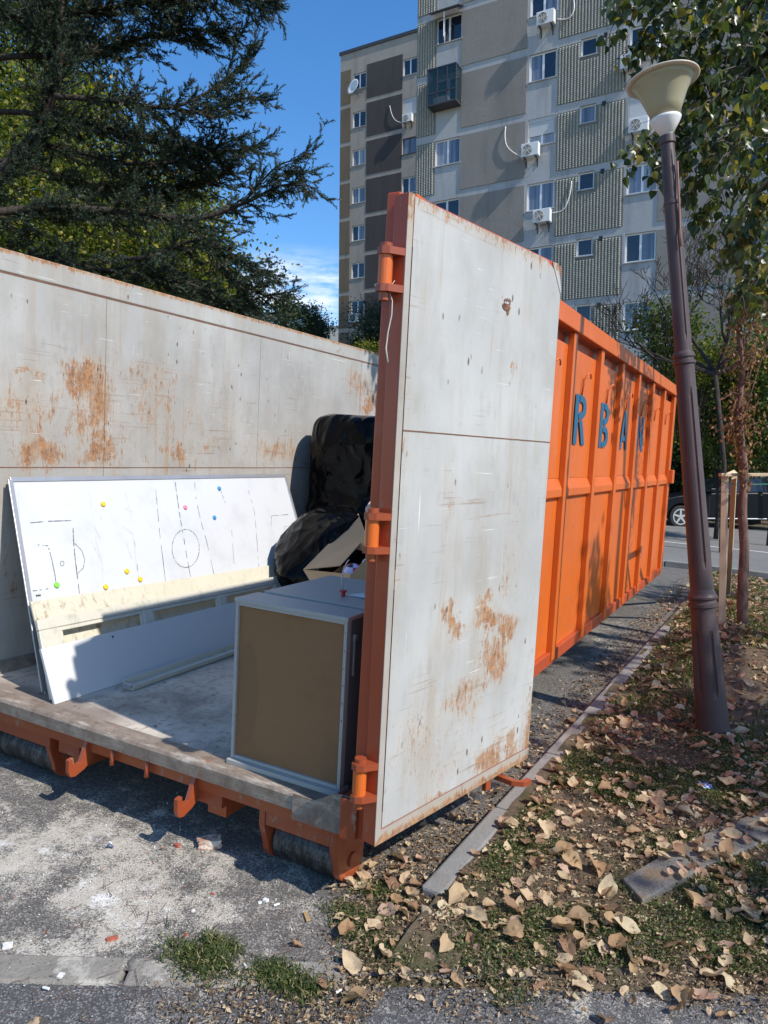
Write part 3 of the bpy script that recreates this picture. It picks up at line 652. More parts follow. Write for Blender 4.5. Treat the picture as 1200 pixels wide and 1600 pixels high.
k = NT('dusty_floor_plate', .85, 0, .3); n = k.noise(2.1, 8, .72); f = k.noise(24, 8, .75, k.map((1, .6, 1))); s = k.noise(90, 3, .8)
c = k.mix(k.step(n, .3, .7), (.24, .21, .17), (.62, .55, .45)); c = k.mix(k.math('MULTIPLY', k.step(f, .5, .68), .8), c, (.15, .135, .12))
lip = k.math('MULTIPLY', k.step(k.math('ADD', k.sep()[1], k.math('MULTIPLY', k.noise(5, 5), .16)), .33, .22), k.step(k.sep()[0], -1.05, -1.35))
lip2 = k.math('MULTIPLY', k.step(k.math('ADD', k.sep()[1], k.math('MULTIPLY', k.noise(5, 5), .16)), .30, .20), k.step(k.sep()[0], -.75, -.4))
c = k.mix(k.math('MULTIPLY', k.math('MAXIMUM', lip, lip2), .85), c, k.mix(f, (.12, .085, .065), (.30, .24, .2)))
c = k.mix(k.math('MULTIPLY', k.step(k.voro(14), .16, .06), .7), c, (.07, .06, .05)); c = k.mix(k.step(s, .66, .74), c, (.12, .11, .1))
k.col(c); k.bump(k.math('ADD', f, k.math('MULTIPLY', n, 2.)), .5, .008); M['floor'] = k.m
k = NT('roller_steel', .55, .55, .5); c = k.mix(k.step(k.noise(8, 8, .75, k.map((2.5, 1, 1))), .45, .62), (.04, .037, .036), (.13, .125, .12)); k.col(k.mix(k.step(k.noise(30, 6, .8), .6, .7), c, (.2, .1, .06))); M['roller'] = k.m
M['under'] = orange('underframe_paint', (.34, .075, .022), .8, .3)  # worn orange, base darkened so the underside reads as deeper shade

LN_ = 7.84; RP = .831
con = empty('roll_off_container', (-1.16, .2, -.38), 'open roll-off waste container, orange ribbed outside, rusty grey paint inside', 'container', m=TC)
B = lambda *a: MB().box(*a)
# floor, sill
B((-2.33, .10, -.045), (.035, LN_, 0)).build('floor_plate', M['floor'], con)
sl = MB(); sl.prism([(0, -.068), (0, -.014), (.01, -.003), (.024, 0), (.097, .0015), (.097, -.047), (.03, -.047), (.03, -.068)], lambda y, z: (-2.36, y, z), lambda y, z: (.02, y, z)); sl.build('rear_sill', M['sill'], con)
B((-2.30, .031, -.13), (.0, .09, -.05)).build('cross_beam', M['under'], con)
# left wall: plates with recessed seams over a rusty backing
B((-2.345, .01, 0), (-2.336, LN_, 2.2)).build('wall_backing', M['weld'], con)
for y0, y1 in ((.012, .981), (.984, 2.511), (2.514, 4.1), (4.105, 5.9), (5.905, LN_-.01)):
    for z0, z1 in ((.002, 1.128), (1.133, 2.17)):
        B((-2.336, y0, z0), (-2.33, y1, z1)).build('wall_plate', M['wall_in'], con)
for z, dz in ((1.1305, .0028), (2.175, .0035)):
    m = MB()
    for i in range(40):
        y0 = .02+i*LN_/40.2; m.box((-2.3345, y0, z-dz*random.uniform(.5, 1.2)), (-2.328+random.uniform(-.001, .001), y0+LN_/40.2, z+dz*random.uniform(.5, 1.2)))
    m.build('weld_seam', M['weld'], con)
B((-2.44, .0, 2.18), (-2.329, LN_, 2.3)).build('top_rail', M['rail_in'], con, bevel=.006)
B((-2.43, .0, -.1), (-2.346, .1, 2.178)).build('corner_post', M['orange_dark'], con, bevel=.004)
sk = MB(); sk.prism([(-2.329, .002), (-2.25, .002), (-2.329, .05)], lambda x, z: (x, .1, z), lambda x, z: (x, LN_, z)); sk.build('skirting', M['sill'], con)
B((-2.352, .1, -.05), (-2.346, LN_, 2.178)).build('side_sheet', M['orange'], con)
B((-2.43, .1, -.1), (-2.353, LN_, -.0)).build('bottom_rail', M['orange_dark'], con)
for i in range(10):
    y = LN_-.045-i*RP
    B((-2.43, y-.045, .001), (-2.353, y+.045, 2.178)).build('rib', M['orange'], con)
# end wall
B((-2.34, LN_, -.05), (.03, LN_+.03, 2.3)).build('end_wall', M['wall_in'], con)
# right side
XS, XO = .078, .120
B((.036, .27, .0), (.041, LN_, 2.17)).build('inner_sheet', M['wall_in'], con)
B((.0425, .27, 1.98), (.046, LN_, 2.178)).build('gap_shade_sheet', M['orange_dark'], con)  # added dark sheet, puts shade into the gap under the rail
B((.036, .27, 2.18), (XO+.02, LN_+.03, 2.3)).build('top_rail', M['orange'], con, bevel=.006)
B((.045, .27, -.1), (XO-.012, LN_+.03, -.012)).build('bottom_rail', M['orange_dark'], con, bevel=.004)
MB().prism([(.146, .0), (.196, .0), (.196, .265), (.046, .265), (.046, .257), (.13, .1)], lambda x, y: (x-.004, y, -.1), lambda x, y: (x+.014, y, 2.215)).build('corner_post', M['orange_dark'], con, bevel=.005)
B((.03, LN_-.0, -.012), (XO, LN_+.03, 2.18)).build('corner_post', M['orange'], con, bevel=.004)
B((XO, LN_-.10, 1.08), (XO+.05, LN_+.05, 1.25)).build('latch_block', M['orange'], con, bevel=.006)
ribs = [LN_-.075-i*RP for i in range(10)]
for y in ribs:
    if y < .3: continue
    B((XS, y-.045, -.07), (XO, y+.045, 2.178)).build('rib', M['orange'], con, bevel=.004)
edges = [LN_-.03]+[y for y in ribs if y > .3]+[.27]
import bisect
LETT = {}
for i in range(len(edges)-1):
    y1 = edges[i]-(.045 if i else .0); y0 = edges[i+1]+(.045 if i+1 < len(edges)-1 else 0)
    if y1-y0 < .1: continue
    for z0, z1 in ((-.01, 1.055), (1.20, 2.095)):
        # each sheet is slightly dished between the ribs
        V = []; nx, nz_ = 8, 10; ph = random.uniform(0, 6)
        for a in range(nx+1):
            for b in range(nz_+1):
                u, v = a/nx, b/nz_; bul = .008*math.sin(math.pi*u)*math.sin(math.pi*v)*(1+.5*math.sin(ph+3*u+4*v))
                V.append((XS-bul, y0+(y1-y0)*u, z0+(z1-z0)*v))
        Q = [(a*(nz_+1)+b, (a+1)*(nz_+1)+b, (a+1)*(nz_+1)+b+1, a*(nz_+1)+b+1) for a in range(nx) for b in range(nz_)]
        MB().add(V, Q).build('side_sheet', M['orange'], con, smooth=True)
    st = MB(); st.prism([(XS-.01, 1.05), (XO-.012, 1.075), (XO-.012, 1.125), (XS-.01, 1.215)], lambda x, z: (x, y0+.001, z), lambda x, z: (x, y1-.001, z))
    st.build('stiffener', M['orange'], con, bevel=.004)
    # bent rope hook under the rail
    yc = (y0+y1)/2+.02; hk = [(XS+.004, yc-.03, 1.80), (XS+.012, yc-.03, 1.90), (XS+.03, yc-.022, 1.945), (XS+.045, yc+.005, 1.962), (XS+.045, yc+.035, 1.95), (XS+.04, yc+.05, 1.925)]
    MB().tube([hk[0], hk[1], hk[2], hk[3], hk[4], hk[5]], .0065, 6).build('rope_hook', M['orange'], con, smooth=True)
    LETT[i] = (y0, y1)
# stencilled letters
k = NT('blue_stencil_paint', .6); k.col(k.mix(k.step(k.noise(40, 6, .8), .6, .72), (.012, .10, .19), (.35, .12, .04))); M['blue'] = k.m
def letter(ch, y0, y1, z0, z1, x):
    def arc(cx, cz, rx, rz, a0, a1, n=8): return [(cx+rx*math.cos(a0+(a1-a0)*i/n), cz+rz*math.sin(a0+(a1-a0)*i/n)) for i in range(n+1)]
    H = math.pi/2; t = .30
    def ring(cx, cz, rx, rz, ti, a0, a1): return arc(cx, cz, rx, rz, a0, a1)+arc(cx, cz, rx-ti, rz-ti*.55, a1, a0)
    P = {'R': [[(0, 0), (t, 0), (t, 1), (0, 1)], [(t+.05, 1), (.55, 1)]+arc(.55, .76, .42, .24, H, -H)+[(.55, .52), (t+.05, .52), (t+.05, .66), (.52, .66)]+arc(.52, .76, .16, .10, -H, H)+[(.52, .86), (t+.05, .86)],
                 [(t+.1, .50), (.68, .50), (1.0, 0), (.70, 0)]],
         'B': [[(0, 0), (t, 0), (t, 1), (0, 1)], [(t+.05, 1), (.55, 1)]+arc(.55, .76, .38, .24, H, -H)+[(t+.05, .52), (t+.05, .66), (.5, .66)]+arc(.5, .76, .14, .10, -H, H)+[(t+.05, .86)],
               [(t+.05, .49), (.55, .49)]+arc(.55, .245, .45, .245, H, -H)+[(t+.05, 0), (t+.05, .14), (.52, .14)]+arc(.52, .245, .18, .105, -H, H)+[(t+.05, .35)]],
         'A': [[(0, 0), (.26, 0), (.48, .8), (.48, 1), (.36, 1)], [(1, 0), (.74, 0), (.52, .8), (.52, 1), (.64, 1)], [(.34, .22), (.66, .22), (.62, .36), (.38, .36)]],
         'N': [[(0, 0), (.26, 0), (.26, 1), (0, 1)], [(.74, 0), (1, 0), (1, 1), (.74, 1)], [(.29, 1), (.29, .62), (.71, 0), (.71, .38)]],
         'U': [[(0, .2), (.27, .2), (.27, 1), (0, 1)], [(.73, .2), (1, .2), (1, 1), (.73, 1)], [(0, .17), (.2, 0), (.8, 0), (1, .17), (.73, .17), (.65, .13), (.35, .13), (.27, .17)]]}[ch]
    m = MB()
    for poly in P:
        n = len(poly); m.add([(x, y0+(y1-y0)*a, z0+(z1-z0)*b) for a, b in poly], [tuple(range(n))])
    o = m.build('letter', M['blue'], con); o['label'] = 'blue stencilled letter '+ch
    bm_tri(o); return o
import bmesh
def bm_tri(o):
    b = bmesh.new(); b.from_mesh(o.data); bmesh.ops.triangulate(b, faces=b.faces[:]); b.to_mesh(o.data); b.free()
ZL = (1.44, 1.80)
for ch, yc in (('U', 2.24), ('R', 3.205), ('B', 4.02), ('A', 4.87), ('N', 5.72)):
    letter(ch, yc-.17, yc+.17, ZL[0], ZL[1], XS+.002)
# rollers, brackets and other running gear
def roller(x0, x1, right):
    r = MB().tube([(x0+.02, .175, -.292), (x1-.02, .175, -.292)], .086, 28).build('roller', M['roller'], con, smooth=False, bevel=.006)
    for x in ((x0-.018, x0+.012), (x1-.012, x1+.018)):
        P = [(.045, -.07), (.045, -.2), (.075, -.29)]+[(.175+.1*math.cos(a), -.292+.084*math.sin(a)) for a in [math.pi+.3+i*(math.pi-.6)/8 for i in range(9)]]+[(.275, -.2), (.275, -.07)]
        MB().prism(P, lambda y, z: (x[0], y, z), lambda y, z: (x[1], y, z)).tube([(x[1]+.001, .175, -.292), (x[1]+.012, .175, -.292)], .03, 14).build('roller_bracket', M['orange_worn_shaded'], con, bevel=.003)
    B((x0+.014, .049, -.195), (x1-.014, .062, -.07)).build('roller_guard', M['orange_worn_shaded'], con)
    B((x0+.014, .065, -.17), (x1-.014, .27, -.155)).build('roller_guard', M['under'], con)
xr0, xr1 = float(onc(412, 1300, 1, .03)[0]), float(onc(540, 1320, 1, .03)[0])
roller(xr0-.02, xr1-.07, True); roller(-2.12, float(onc(74, 1160, 1, .03)[0])-.02, False)
for px, py in ((118, 1165), (335, 1243)):
    x = float(onc(px, py, 1, .08)[0]); B((x-.05, .1, -.26), (x+.05, LN_-.4, -.05)).build('main_beam', M['under'], con)
    B((x-.07, .04, -.19), (x+.075, .098, -.07)).build('beam_end', M['orange_worn_shaded'], con, bevel=.003)
for i in range(9):
    y = .9+i*.8; B((-2.25, y, -.1), (-.02, y+.06, -.046)).build('cross_beam', M['under'], con)
for px, py in ((118, 1192), (287, 1245)):
    x = float(onc(px, py, 1, -.04)[0])
    P = [(.06, -.07), (.06, -.165), (.0, -.205), (-.05, -.222), (-.075, -.215), (-.085, -.19), (-.085, -.135), (-.06, -.13), (-.055, -.172), (-.02, -.165), (.02, -.07)]
    o = MB().prism(P, lambda y, z: (x-.011, y, z), lambda y, z: (x+.011, y, z)).build('hook', M['orange_worn_shaded'], con, bevel=.002); bm_tri(o)
for px, py in ((178, 1186), (232, 1207)):
    x = float(onc(px, py, 1, .02)[0]); MB().tube([(x, .015, -.069), (x, .008, -.145)], .011, 10).build('peg', M['orange_worn_shaded'], con, smooth=True)
# gusset by the right post
g = MB(); g.prism([(-.12, -.098), (.10, -.098), (.155, -.09), (.155, .06), (.07, .055), (-.02, .002), (-.12, .002)], lambda x, z: (x, -.006, z), lambda x, z: (x, .0-.001, z))
g.build('gusset', M['sill'], con)
B((.101, -.02, -.1), (.17, .08, .055)).build('post_foot', M['orange_worn_shaded'], con, bevel=.004)
# ---- the open door
DH, DW = 2.272, 1.115
dm = Matrix.Identity(4)
for i in range(3): dm[i][0] = DD[i]; dm[i][1] = -DN[i]; dm[i][2] = (0, 0, 1)[i]; dm[i][3] = D0[i]-con['off'][i]
T = .062
P = [(0, 0), (DW, 0), (DW, DH-.10), (DW-.045, DH), (0, DH)]
rim = MB(); fw_ = .05
rim.box((0, .003, 0), (fw_, T, DH)); rim.box((DW-fw_, .003, 0), (DW, T, DH-.1)); rim.box((fw_, .003, 0), (DW-fw_, T, fw_)); rim.box((fw_, .003, DH-fw_), (DW-.045, T, DH))
for z in (.55, 1.12, 1.7): rim.box((fw_, .012, z), (DW-fw_, T-.004, z+.06))
door = rim.build('door', M['orange_dark'], con, bevel=.004, loc=(0, 0, 0)); door.matrix_local = dm
door['label'] = 'open rear door seen on its scratched grey inner face'
MB().prism([(.0, 0), (.031, 0), (.031, DH), (0, DH)], lambda x, z: (x, 0, z), lambda x, z: (x, .0029, z)).prism([(.0311, 0), (DW, 0), (DW, .05), (.0311, .05)], lambda x, z: (x, 0, z), lambda x, z: (x, .0029, z)).build('door_rim', M['rusty_frame'], door)
B((.031, .0045, .05), (DW-.002, .011, DH-.004)).build('door_backing', M['weld'], door)
ZM = 1.485
for z0, z1 in ((.056, ZM-.0025), (ZM+.0025, DH-.006)):
    P = [(.0355, z0), (DW-.004, z0), (DW-.004, z1), (.0355, z1)] if z1 < 2 else [(.0355, z0), (DW-.004, z0), (DW-.004, DH-.13), (DW-.10, z1), (.0355, z1)]
    # slightly buckled sheet
    V = []; nx, nz_ = 14, 16; ph = random.uniform(0, 6)
    for a in range(nx+1):
        for b in range(nz_+1):
            u, v = a/nx, b/nz_; x = .0355+(DW-.0395)*u; z = z0+(z1-z0)*v
            if z1 > 2: z = min(z, DH-.006, DH-.13+(DW-.004-x)*1.29) if x > DW-.10 else z
            V.append((x, .0005-.004*math.sin(math.pi*u)*math.sin(math.pi*v)*math.sin(ph+4*u+6*v), z))
    Q = [(a*(nz_+1)+b, (a+1)*(nz_+1)+b, (a+1)*(nz_+1)+b+1, a*(nz_+1)+b+1) for a in range(nx) for b in range(nz_)]
    MB().add(V, Q).build('door_sheet', M['door_in'], door, smooth=True)
MB().prism([(DW-.098, DH-.004), (DW-.002, DH-.128), (DW-.002, DH-.10), (DW-.045, DH-.002)], lambda x, z: (x, -.001, z), lambda x, z: (x, .004, z)).build('corner_patch', M['door_in'], door)
B((.0305, -.0012, 1.0), (.0348, .004, 2.1)).box((.0305, -.0012, .12), (.0348, .004, .93)).build('weld_gap', M['black'], door)
m = MB()
for i in range(24):
    x = .036+i*(DW-.04)/24; m.box((x, -.0012, ZM-random.uniform(.0008, .0024)), (x+(DW-.04)/24, .002, ZM+random.uniform(.0008, .0024)))
m.build('weld_seam', M['weld'], door)
# hinges: pin in the barrel on the post, two lugs on the door
for zt, zb in ((2.075, 1.965), (1.185, 1.08), (.295, .19)):
    hx, hy = -.036, T-.006
    b = MB().tube([(hx, hy, zb-.012), (hx, hy, zt+.002)], .0245, 18).build('hinge', M['orange'], door, smooth=False, bevel=.003)
    for z in (zt, zb-.012):
        MB().prism([(.012, .004), (.012, T+.01), (hx, hy+.03), (hx-.028, hy+.016), (hx-.032, hy-.01), (hx-.016, hy-.03), (-.001, .002)], lambda x, y: (x, y, z-.011), lambda x, y: (x, y, z+.013)).build('hinge_lug', M['orange_worn_shaded'], b, loc=(0, 0, 0))
    MB().tube([(hx, hy, zt+.0135), (hx, hy, zt+.028)], .021, 16).build('pin_head', M['orange_worn_shaded'], b, loc=(0, 0, 0))
    MB().tube([(hx, hy, zb-.0235), (hx, hy, zb-.05)], .018, 12).build('pin_end', M['under'], b, loc=(0, 0, 0))
# door foot and locking lever under the bottom edge
a = DP(768, 1215); MB().box((a[0]-.02, .012, -.055), (a[0]+.02, .035, -.001)).build('door_foot', M['orange_worn_shaded'], door, bevel=.003)
a = DP(785, 1208)
lv = MB().prism([(a[0]-.02, .03), (a[0]-.02, -.06), (a[0]+.01, -.105), (a[0]+.06, -.115), (a[0]+.063, -.09), (a[0]+.02, -.082), (a[0]+.008, -.06), (a[0]+.012, .03)], lambda x, y: (x, y, -.035), lambda x, y: (x, y, -.012))
o = lv.build('locking_lever', M['orange_worn_shaded'], door, bevel=.002); bm_tri(o)
MB().tube([(.06, T+.03, .02), (.06, T+.03, 2.0)], .018, 10).build('locking_bar', M['orange_dark'], door)

# flake of bare rust low under the top edge and smaller chips round it
cx_, _, cz_ = DP(790, 480); ch_ = MB()
for dx_, dz_, r_x, r_z in ((0, 0, .030, .014), (-.018, .004, .014, .010), (.012, -.016, .009, .014), (-.014, .026, .006, .006), (.0, .030, .005, .007), (.014, .032, .006, .006), (.026, .028, .005, .006), (.022, .016, .006, .005)):
    n_ = 11; P_ = [(cx_+dx_+r_x*(1+.3*noise.noise(Vector((j, dx_*99, 0))))*math.cos(j*2*math.pi/n_), cz_+dz_+r_z*(1+.3*noise.noise(Vector((j, dz_*99, 4))))*math.sin(j*2*math.pi/n_)) for j in range(n_)]
    ch_.add([(x, -.0062, z) for x, z in P_], [tuple(range(n_))[::-1]])
ch_.build('rust_flake', M['weld'], door)
# ================================================================== what lies in the container (container frame)
M['wb'] = None
k = NT('whiteboard_surface', .22, 0, .5); k.col(k.mix(k.step(k.noise(5, 5, .6), .45, .75), (.55, .56, .57), (.50, .51, .52))); M['wb'] = k.m
M['alu'] = plain('aluminium_trim', (.42, .43, .45), .4, .6)
k = NT('dirty_cream_board', .8); s = k.step(k.noise(26, 6, .8, k.map((1, .8, .3))), .5, .66); fade = k.step(k.sep()[1], 1.4, .2)
c = k.mix(k.noise(3, 5), (.50, .46, .35), (.60, .56, .44)); c = k.mix(k.math('MULTIPLY', s, k.math('ADD', k.math('MULTIPLY', fade, .75), .2)), c, (.24, .16, .09)); k.col(c); M['cream_b'] = k.m
k = NT('cream_plastic', .45); s = k.step(k.noise(12, 7, .75, k.map((1, 1, .4))), .52, .7); k.col(k.mix(k.math('MULTIPLY', s, .5), (.54, .51, .42), (.26, .27, .19))); M['cream_p'] = k.m
k = NT('white_laminate', .35); s = k.step(k.noise(30, 6, .8), .62, .72); k.col(k.mix(k.math('MULTIPLY', s, .35), (.57, .565, .55), (.36, .42, .38))); M['lam'] = k.m
k = NT('grey_laminate', .4); s = k.step(k.noise(22, 7, .8), .55, .7); k.col(k.mix(k.math('MULTIPLY', s, .55), (.40, .385, .35), (.22, .205, .18))); M['glam'] = k.m
k = NT('dark_grey_laminate', .5); k.col(k.mix(k.noise(6, 6, .7), (.09, .115, .125), (.15, .18, .19))); M['dlam'] = k.m
k = NT('brown_hardboard', .75, 0, .3); s = k.step(k.noise(2.4, 6, .7), .45, .75); w_ = k.step(k.noise(5, 4, .6, k.map((.6, 1, 3))), .5, .7); ed = k.blob((-.44, .08, .30), (.09, .3, .34)); ed2 = k.blob((.0, .08, .1), (.1, .3, .16))
c = k.mix(s, (.27, .14, .062), (.21, .105, .045)); c = k.mix(k.math('MULTIPLY', w_, .25), c, (.31, .17, .07)); c = k.mix(k.math('MULTIPLY', k.math('MAXIMUM', k.step(ed, .2, .35), k.step(ed2, .2, .3)), .3), c, (.16, .10, .05))
k.col(c); M['hard'] = k.m
k = NT('cardboard', .85, 0, .2); c = k.mix(k.noise(4, 6, .7), (.54, .34, .18), (.66, .44, .25)); k.col(c); k.bump(k.noise(3, 3, .5, k.map((60, 3, 3))), .1, .003); M['card'] = k.m
k = NT('black_film', .15, 0, .1); k.col(k.mix(k.step(k.noise(30, 6, .7), .6, .8), (.003, .003, .0035), (.008, .0075, .007)))
def ridged(sc, vec, dist=1.2, det=3):
    n = k.noise(sc, det, .5, vec, dist); return k.math('SUBTRACT', 1., k.math('MULTIPLY', k.math('ABSOLUTE', k.math('SUBTRACT', n, .5)), 5.), clamp=True)
hgt = k.math('ADD', k.math('MULTIPLY', ridged(2.3, k.map((1, 1, .4), rot=(.3, .2, 0))), .9), k.math('MULTIPLY', ridged(5, k.map((1, .9, .35), (3, 1, 2), (-.5, .3, .2))), .5))
wv_ = k.n('ShaderNodeVectorMath'); wv_.operation = 'MULTIPLY_ADD'; wn_ = k.n('ShaderNodeTexNoise'); wn_.inputs['Scale'].default_value = 2.5; k.l(k.P, wn_.inputs[0]); k.l(wn_.outputs['Color'], wv_.inputs[0]); wv_.inputs[1].default_value = (.35, .35, .35); k.l(k.P, wv_.inputs[2])
fv = k.map((1, 1, .55), vec=wv_.outputs[0])
hgt = k.math('ADD', k.math('MULTIPLY', k.voro(4.2, fv), 3.), k.math('ADD', k.math('MULTIPLY', k.voro(9, fv), 1.1), k.math('MULTIPLY', k.noise(1.5, 2, .5), 3.)))
k.bump(hgt, .55, .03); M['film'] = k.m

def lean(name, label, cat, x0, z0, x1, z1, ya0, ya1, yb0, yb1, th, mat, part='board', group=None, drop=0.):
    """a panel leaning to the left: foot line x0,z0 from ya0..ya1, head line x1,z1 from yb0..yb1"""
    r = empty(name, (x0, (ya0+ya1)/2, 0), label, cat, group, TC)
    d = np.array([x1-x0, 0, z1-z0]); d /= np.linalg.norm(d); nrm = np.array([d[2], 0, -d[0]])*th
    A = [np.array(p) for p in ((x0, ya0, z0), (x0, ya1, z0), (x1, yb1, z1-drop), (x1, yb0, z1))]
    MB().add([tuple(p) for p in A]+[tuple(p-nrm) for p in A], [(0, 1, 2, 3), (7, 6, 5, 4), (0, 4, 5, 1), (1, 5, 6, 2), (2, 6, 7, 3), (3, 7, 4, 0)]).build(part, mat, r, bevel=.0015)
    return r, A, nrm/th
# whiteboard with the football pitch drawn on it
wx0, wx1, wz1 = -1.80, -2.285, 1.065
wb_, A, n_ = lean('whiteboard', 'long whiteboard with a hand drawn football pitch, leaning on the rusty wall', 'whiteboard', wx0, .012, wx1, wz1, .17, 2.74, .31, 2.84, .018, M['wb'])
def strip(a, b, wd, th, n, lift=.0):
    a, b = np.array(a), np.array(b); d = (b-a)/np.linalg.norm(b-a); s = np.cross(n, d)*wd/2; u = n*th
    V = [a-s-u*.6, b-s-u*.6, b+s-u*.6, a+s-u*.6, a-s+u, b-s+u, b+s+u, a+s+u]
    return [tuple(v+n*lift) for v in V], [(0, 3, 2, 1), (4, 5, 6, 7), (0, 1, 5, 4), (1, 2, 6, 5), (2, 3, 7, 6), (3, 0, 4, 7)]
for i in range(4):
    MB().add(*strip(A[i], A[(i+1) % 4], .028, .006, n_)).build('frame_rail', M['alu'], wb_, bevel=.002)
ink = plain('marker_ink', (.06, .06, .07), .6); inkf = plain('faded_marker_ink', (.47, .48, .50), .6)
def wbp(px, py): return onplane(px, py, A[0], n_)
mk = MB(); mf = MB(); drawn = lambda pts, m, wd=.005, gap=.12: None
def draw(pts, m, wd=.005, gap=.12, smooth=True):
    P = [wbp(*p) for p in pts]; Q = []
    for i in range(len(P)-1):
        for t in np.linspace(0, 1, 7, endpoint=False):
            Q.append(P[i]*(1-t)+P[i+1]*t)
    Q.append(P[-1])
    for i in range(len(Q)-1):
        if random.random() < gap: continue
        a, b = Q[i], Q[i+1]; d = b-a; l = np.linalg.norm(d)
        if l < 1e-6: continue
        s = np.cross(n_, d/l)*wd/2*random.uniform(.6, 1.3); u = n_*.0012
        m.add([a-s+u, b-s+u, b+s+u, a+s+u], [(0, 1, 2, 3)])
z4 = lambda *p: [(x/2, 700+y/2) for x, y in p]
draw(z4((95, 234), (150, 229), (222, 227)), mk); draw(z4((228, 250), (230, 300), (235, 350), (248, 455)), mk)
draw(z4((118, 303), (150, 306), (162, 350), (172, 400), (175, 425)), mk, .004); draw(z4((102, 447), (150, 440)), mk, .004, .3)
draw(z4((232, 297), (255, 320), (265, 350), (260, 375), (243, 392)), mk, .0035)
draw([((194+6*math.cos(a))/2, 700+(361+8*math.sin(a))/2) for a in np.linspace(0, 6.28, 9)], mk, .003, 0)
draw(z4((547, 107), (553, 150), (563, 220), (570, 256), (580, 320), (595, 403)), mk, .0045, .2)
draw([((580+43*math.cos(a))/2, 700+(314+60*math.sin(a))/2) for a in np.linspace(0, 6.28, 20)], mk, .004, .15)
draw(z4((608, 107), (612, 160), (628, 230), (645, 290), (668, 393)), mk, .0032, .3); draw(z4((484, 107), (492, 190), (498, 260), (517, 416)), mk, .0032, .3)
draw(z4((690, 135), (706, 178)), mk, .003, .3); draw(z4((722, 235), (733, 385)), mk, .0025, .4); draw(z4((768, 105), (795, 200), (803, 290), (808, 372)), mk, .003, .3)
draw(z4((848, 212), (900, 208)), mk, .0035); draw(z4((848, 212), (847, 245)), mk, .0025); draw(z4((903, 244), (888, 246), (890, 290), (902, 330)), mk, .0025); draw(z4((884, 372), (928, 360)), mk, .0035)
draw([((876+2*math.cos(a))/2, 700+(285+3*math.sin(a))/2) for a in np.linspace(0, 6.28, 6)], mk, .003, 0)
draw(z4((275, 130), (290, 200), (300, 290), (320, 365), (322, 420)), mf, .004, .3); draw(z4((388, 125), (405, 190), (418, 290), (428, 380), (436, 410)), mf, .004, .3)
draw(z4((420, 290), (435, 420)), mk, .0025, .4); draw(z4((60, 120), (58, 180), (70, 300)), mf, .004, .4)
for i in range(3):
    y = 190+i*50; draw(z4((290+random.randint(-12, 12), y), (318+random.randint(-10, 12), y+random.randint(10, 60))), mf, .006, .2); draw(z4((385+random.randint(-8, 12), y), (420+random.randint(-10, 12), y+random.randint(-10, 60))), mf, .008, .2)
mk.build('marker_drawing', ink, wb_); mf.build('faded_marker_drawing', inkf, wb_)
draw2 = MB(); draw(z4((112, 462), (127, 460)), draw2, .012, 0); draw2.build('ink_blot', ink, wb_)
cols = {'yellow': (.72, .50, .03), 'pink': (.75, .22, .35), 'blue': (.03, .25, .50), 'green': (.22, .60, .07), 'teal': (.03, .45, .52)}
for cname, px, py, lab in (('yellow', 160.5, 788, 'yellow magnet alone in the upper left of the whiteboard'), ('pink', 289, 793, 'pink magnet above the centre circle'), ('blue', 342, 763.5, 'blue magnet close to the top edge of the whiteboard'),
        ('blue', 334.5, 809, 'blue magnet right of the centre circle, the lower of the blue pair'), ('yellow', 197.5, 893, 'yellow magnet above the two lowest yellow ones'), ('yellow', 218.5, 905.5, 'yellow magnet rightmost of the lower three'),
        ('yellow', 164.5, 917.5, 'yellow magnet just above the stained cream board'), ('green', 88, 914.5, 'green magnet in the lower left penalty area'), ('teal', 455, 874.5, 'teal magnet at the right edge of the whiteboard')):
    nm = 'mag_'+cname
    if nm not in M: M[nm] = plain(cname+'_plastic', cols[cname], .3, var=.02)
    p = wbp(px, py); o = MB().tube([p+n_*.0006, p+n_*.008, p+n_*.011], [.0165, .0165, .012], 16).build('magnet', M[nm], smooth=False, bevel=.001)
    o.matrix_world = TC; tag(o, lab, 'magnet', 'magnets on the whiteboard')
# stained cream board, cream plastic frame, white shelf board, tray
r, _, _ = lean('stained_board', 'cream board with brown stains leaning on the lower whiteboard', 'board', -1.735, .004, -1.955, .452, .18, 2.2, .20, 2.30, .012, M['cream_b'], drop=.045)
fr_ = empty('window_frame_panel', (-1.70, 1.2, 0), 'cream plastic panel with long rounded openings, in front of the stained board', 'panel', None, TC)
fx0, fz0, fx1, fz1 = -1.69, .004, -1.865, .372; FA = [np.array(p) for p in ((fx0, .12, fz0), (fx0, 2.12, fz0), (fx1, 2.24, fz1-.035), (fx1, .16, fz1))]
fn = np.array([fz1-fz0, 0, fx0-fx1]); fn /= np.linalg.norm(fn)
def fpt(u, v, w=0): return (FA[0]*(1-u)+FA[1]*u)*(1-v)+(FA[3]*(1-u)+FA[2]*u)*v+fn*w
us = [0, .06, .335, .37, .655, .69, .955, 1]; vs_ = [0, .30, .86, 1]
pm = MB()
def cell(m, u0, u1, v0, v1, w0, w1):
    V = [fpt(u, v, w) for w in (w0, w1) for u, v in ((u0, v0), (u1, v0), (u1, v1), (u0, v1))]
    m.add(V, [(0, 3, 2, 1), (4, 5, 6, 7), (0, 1, 5, 4), (1, 2, 6, 5), (2, 3, 7, 6), (3, 0, 4, 7)])
cell(pm, 0, 1, .86, 1, -.006, .02); cell(pm, 0, 1, 0, .30, -.006, .02)
for a, b in ((0, .06), (.335, .37), (.655, .69), (.955, 1)): cell(pm, a, b, .30, .86, -.006, .02)
pm.build('frame', M['cream_p'], fr_, bevel=.006)
rb = MB()
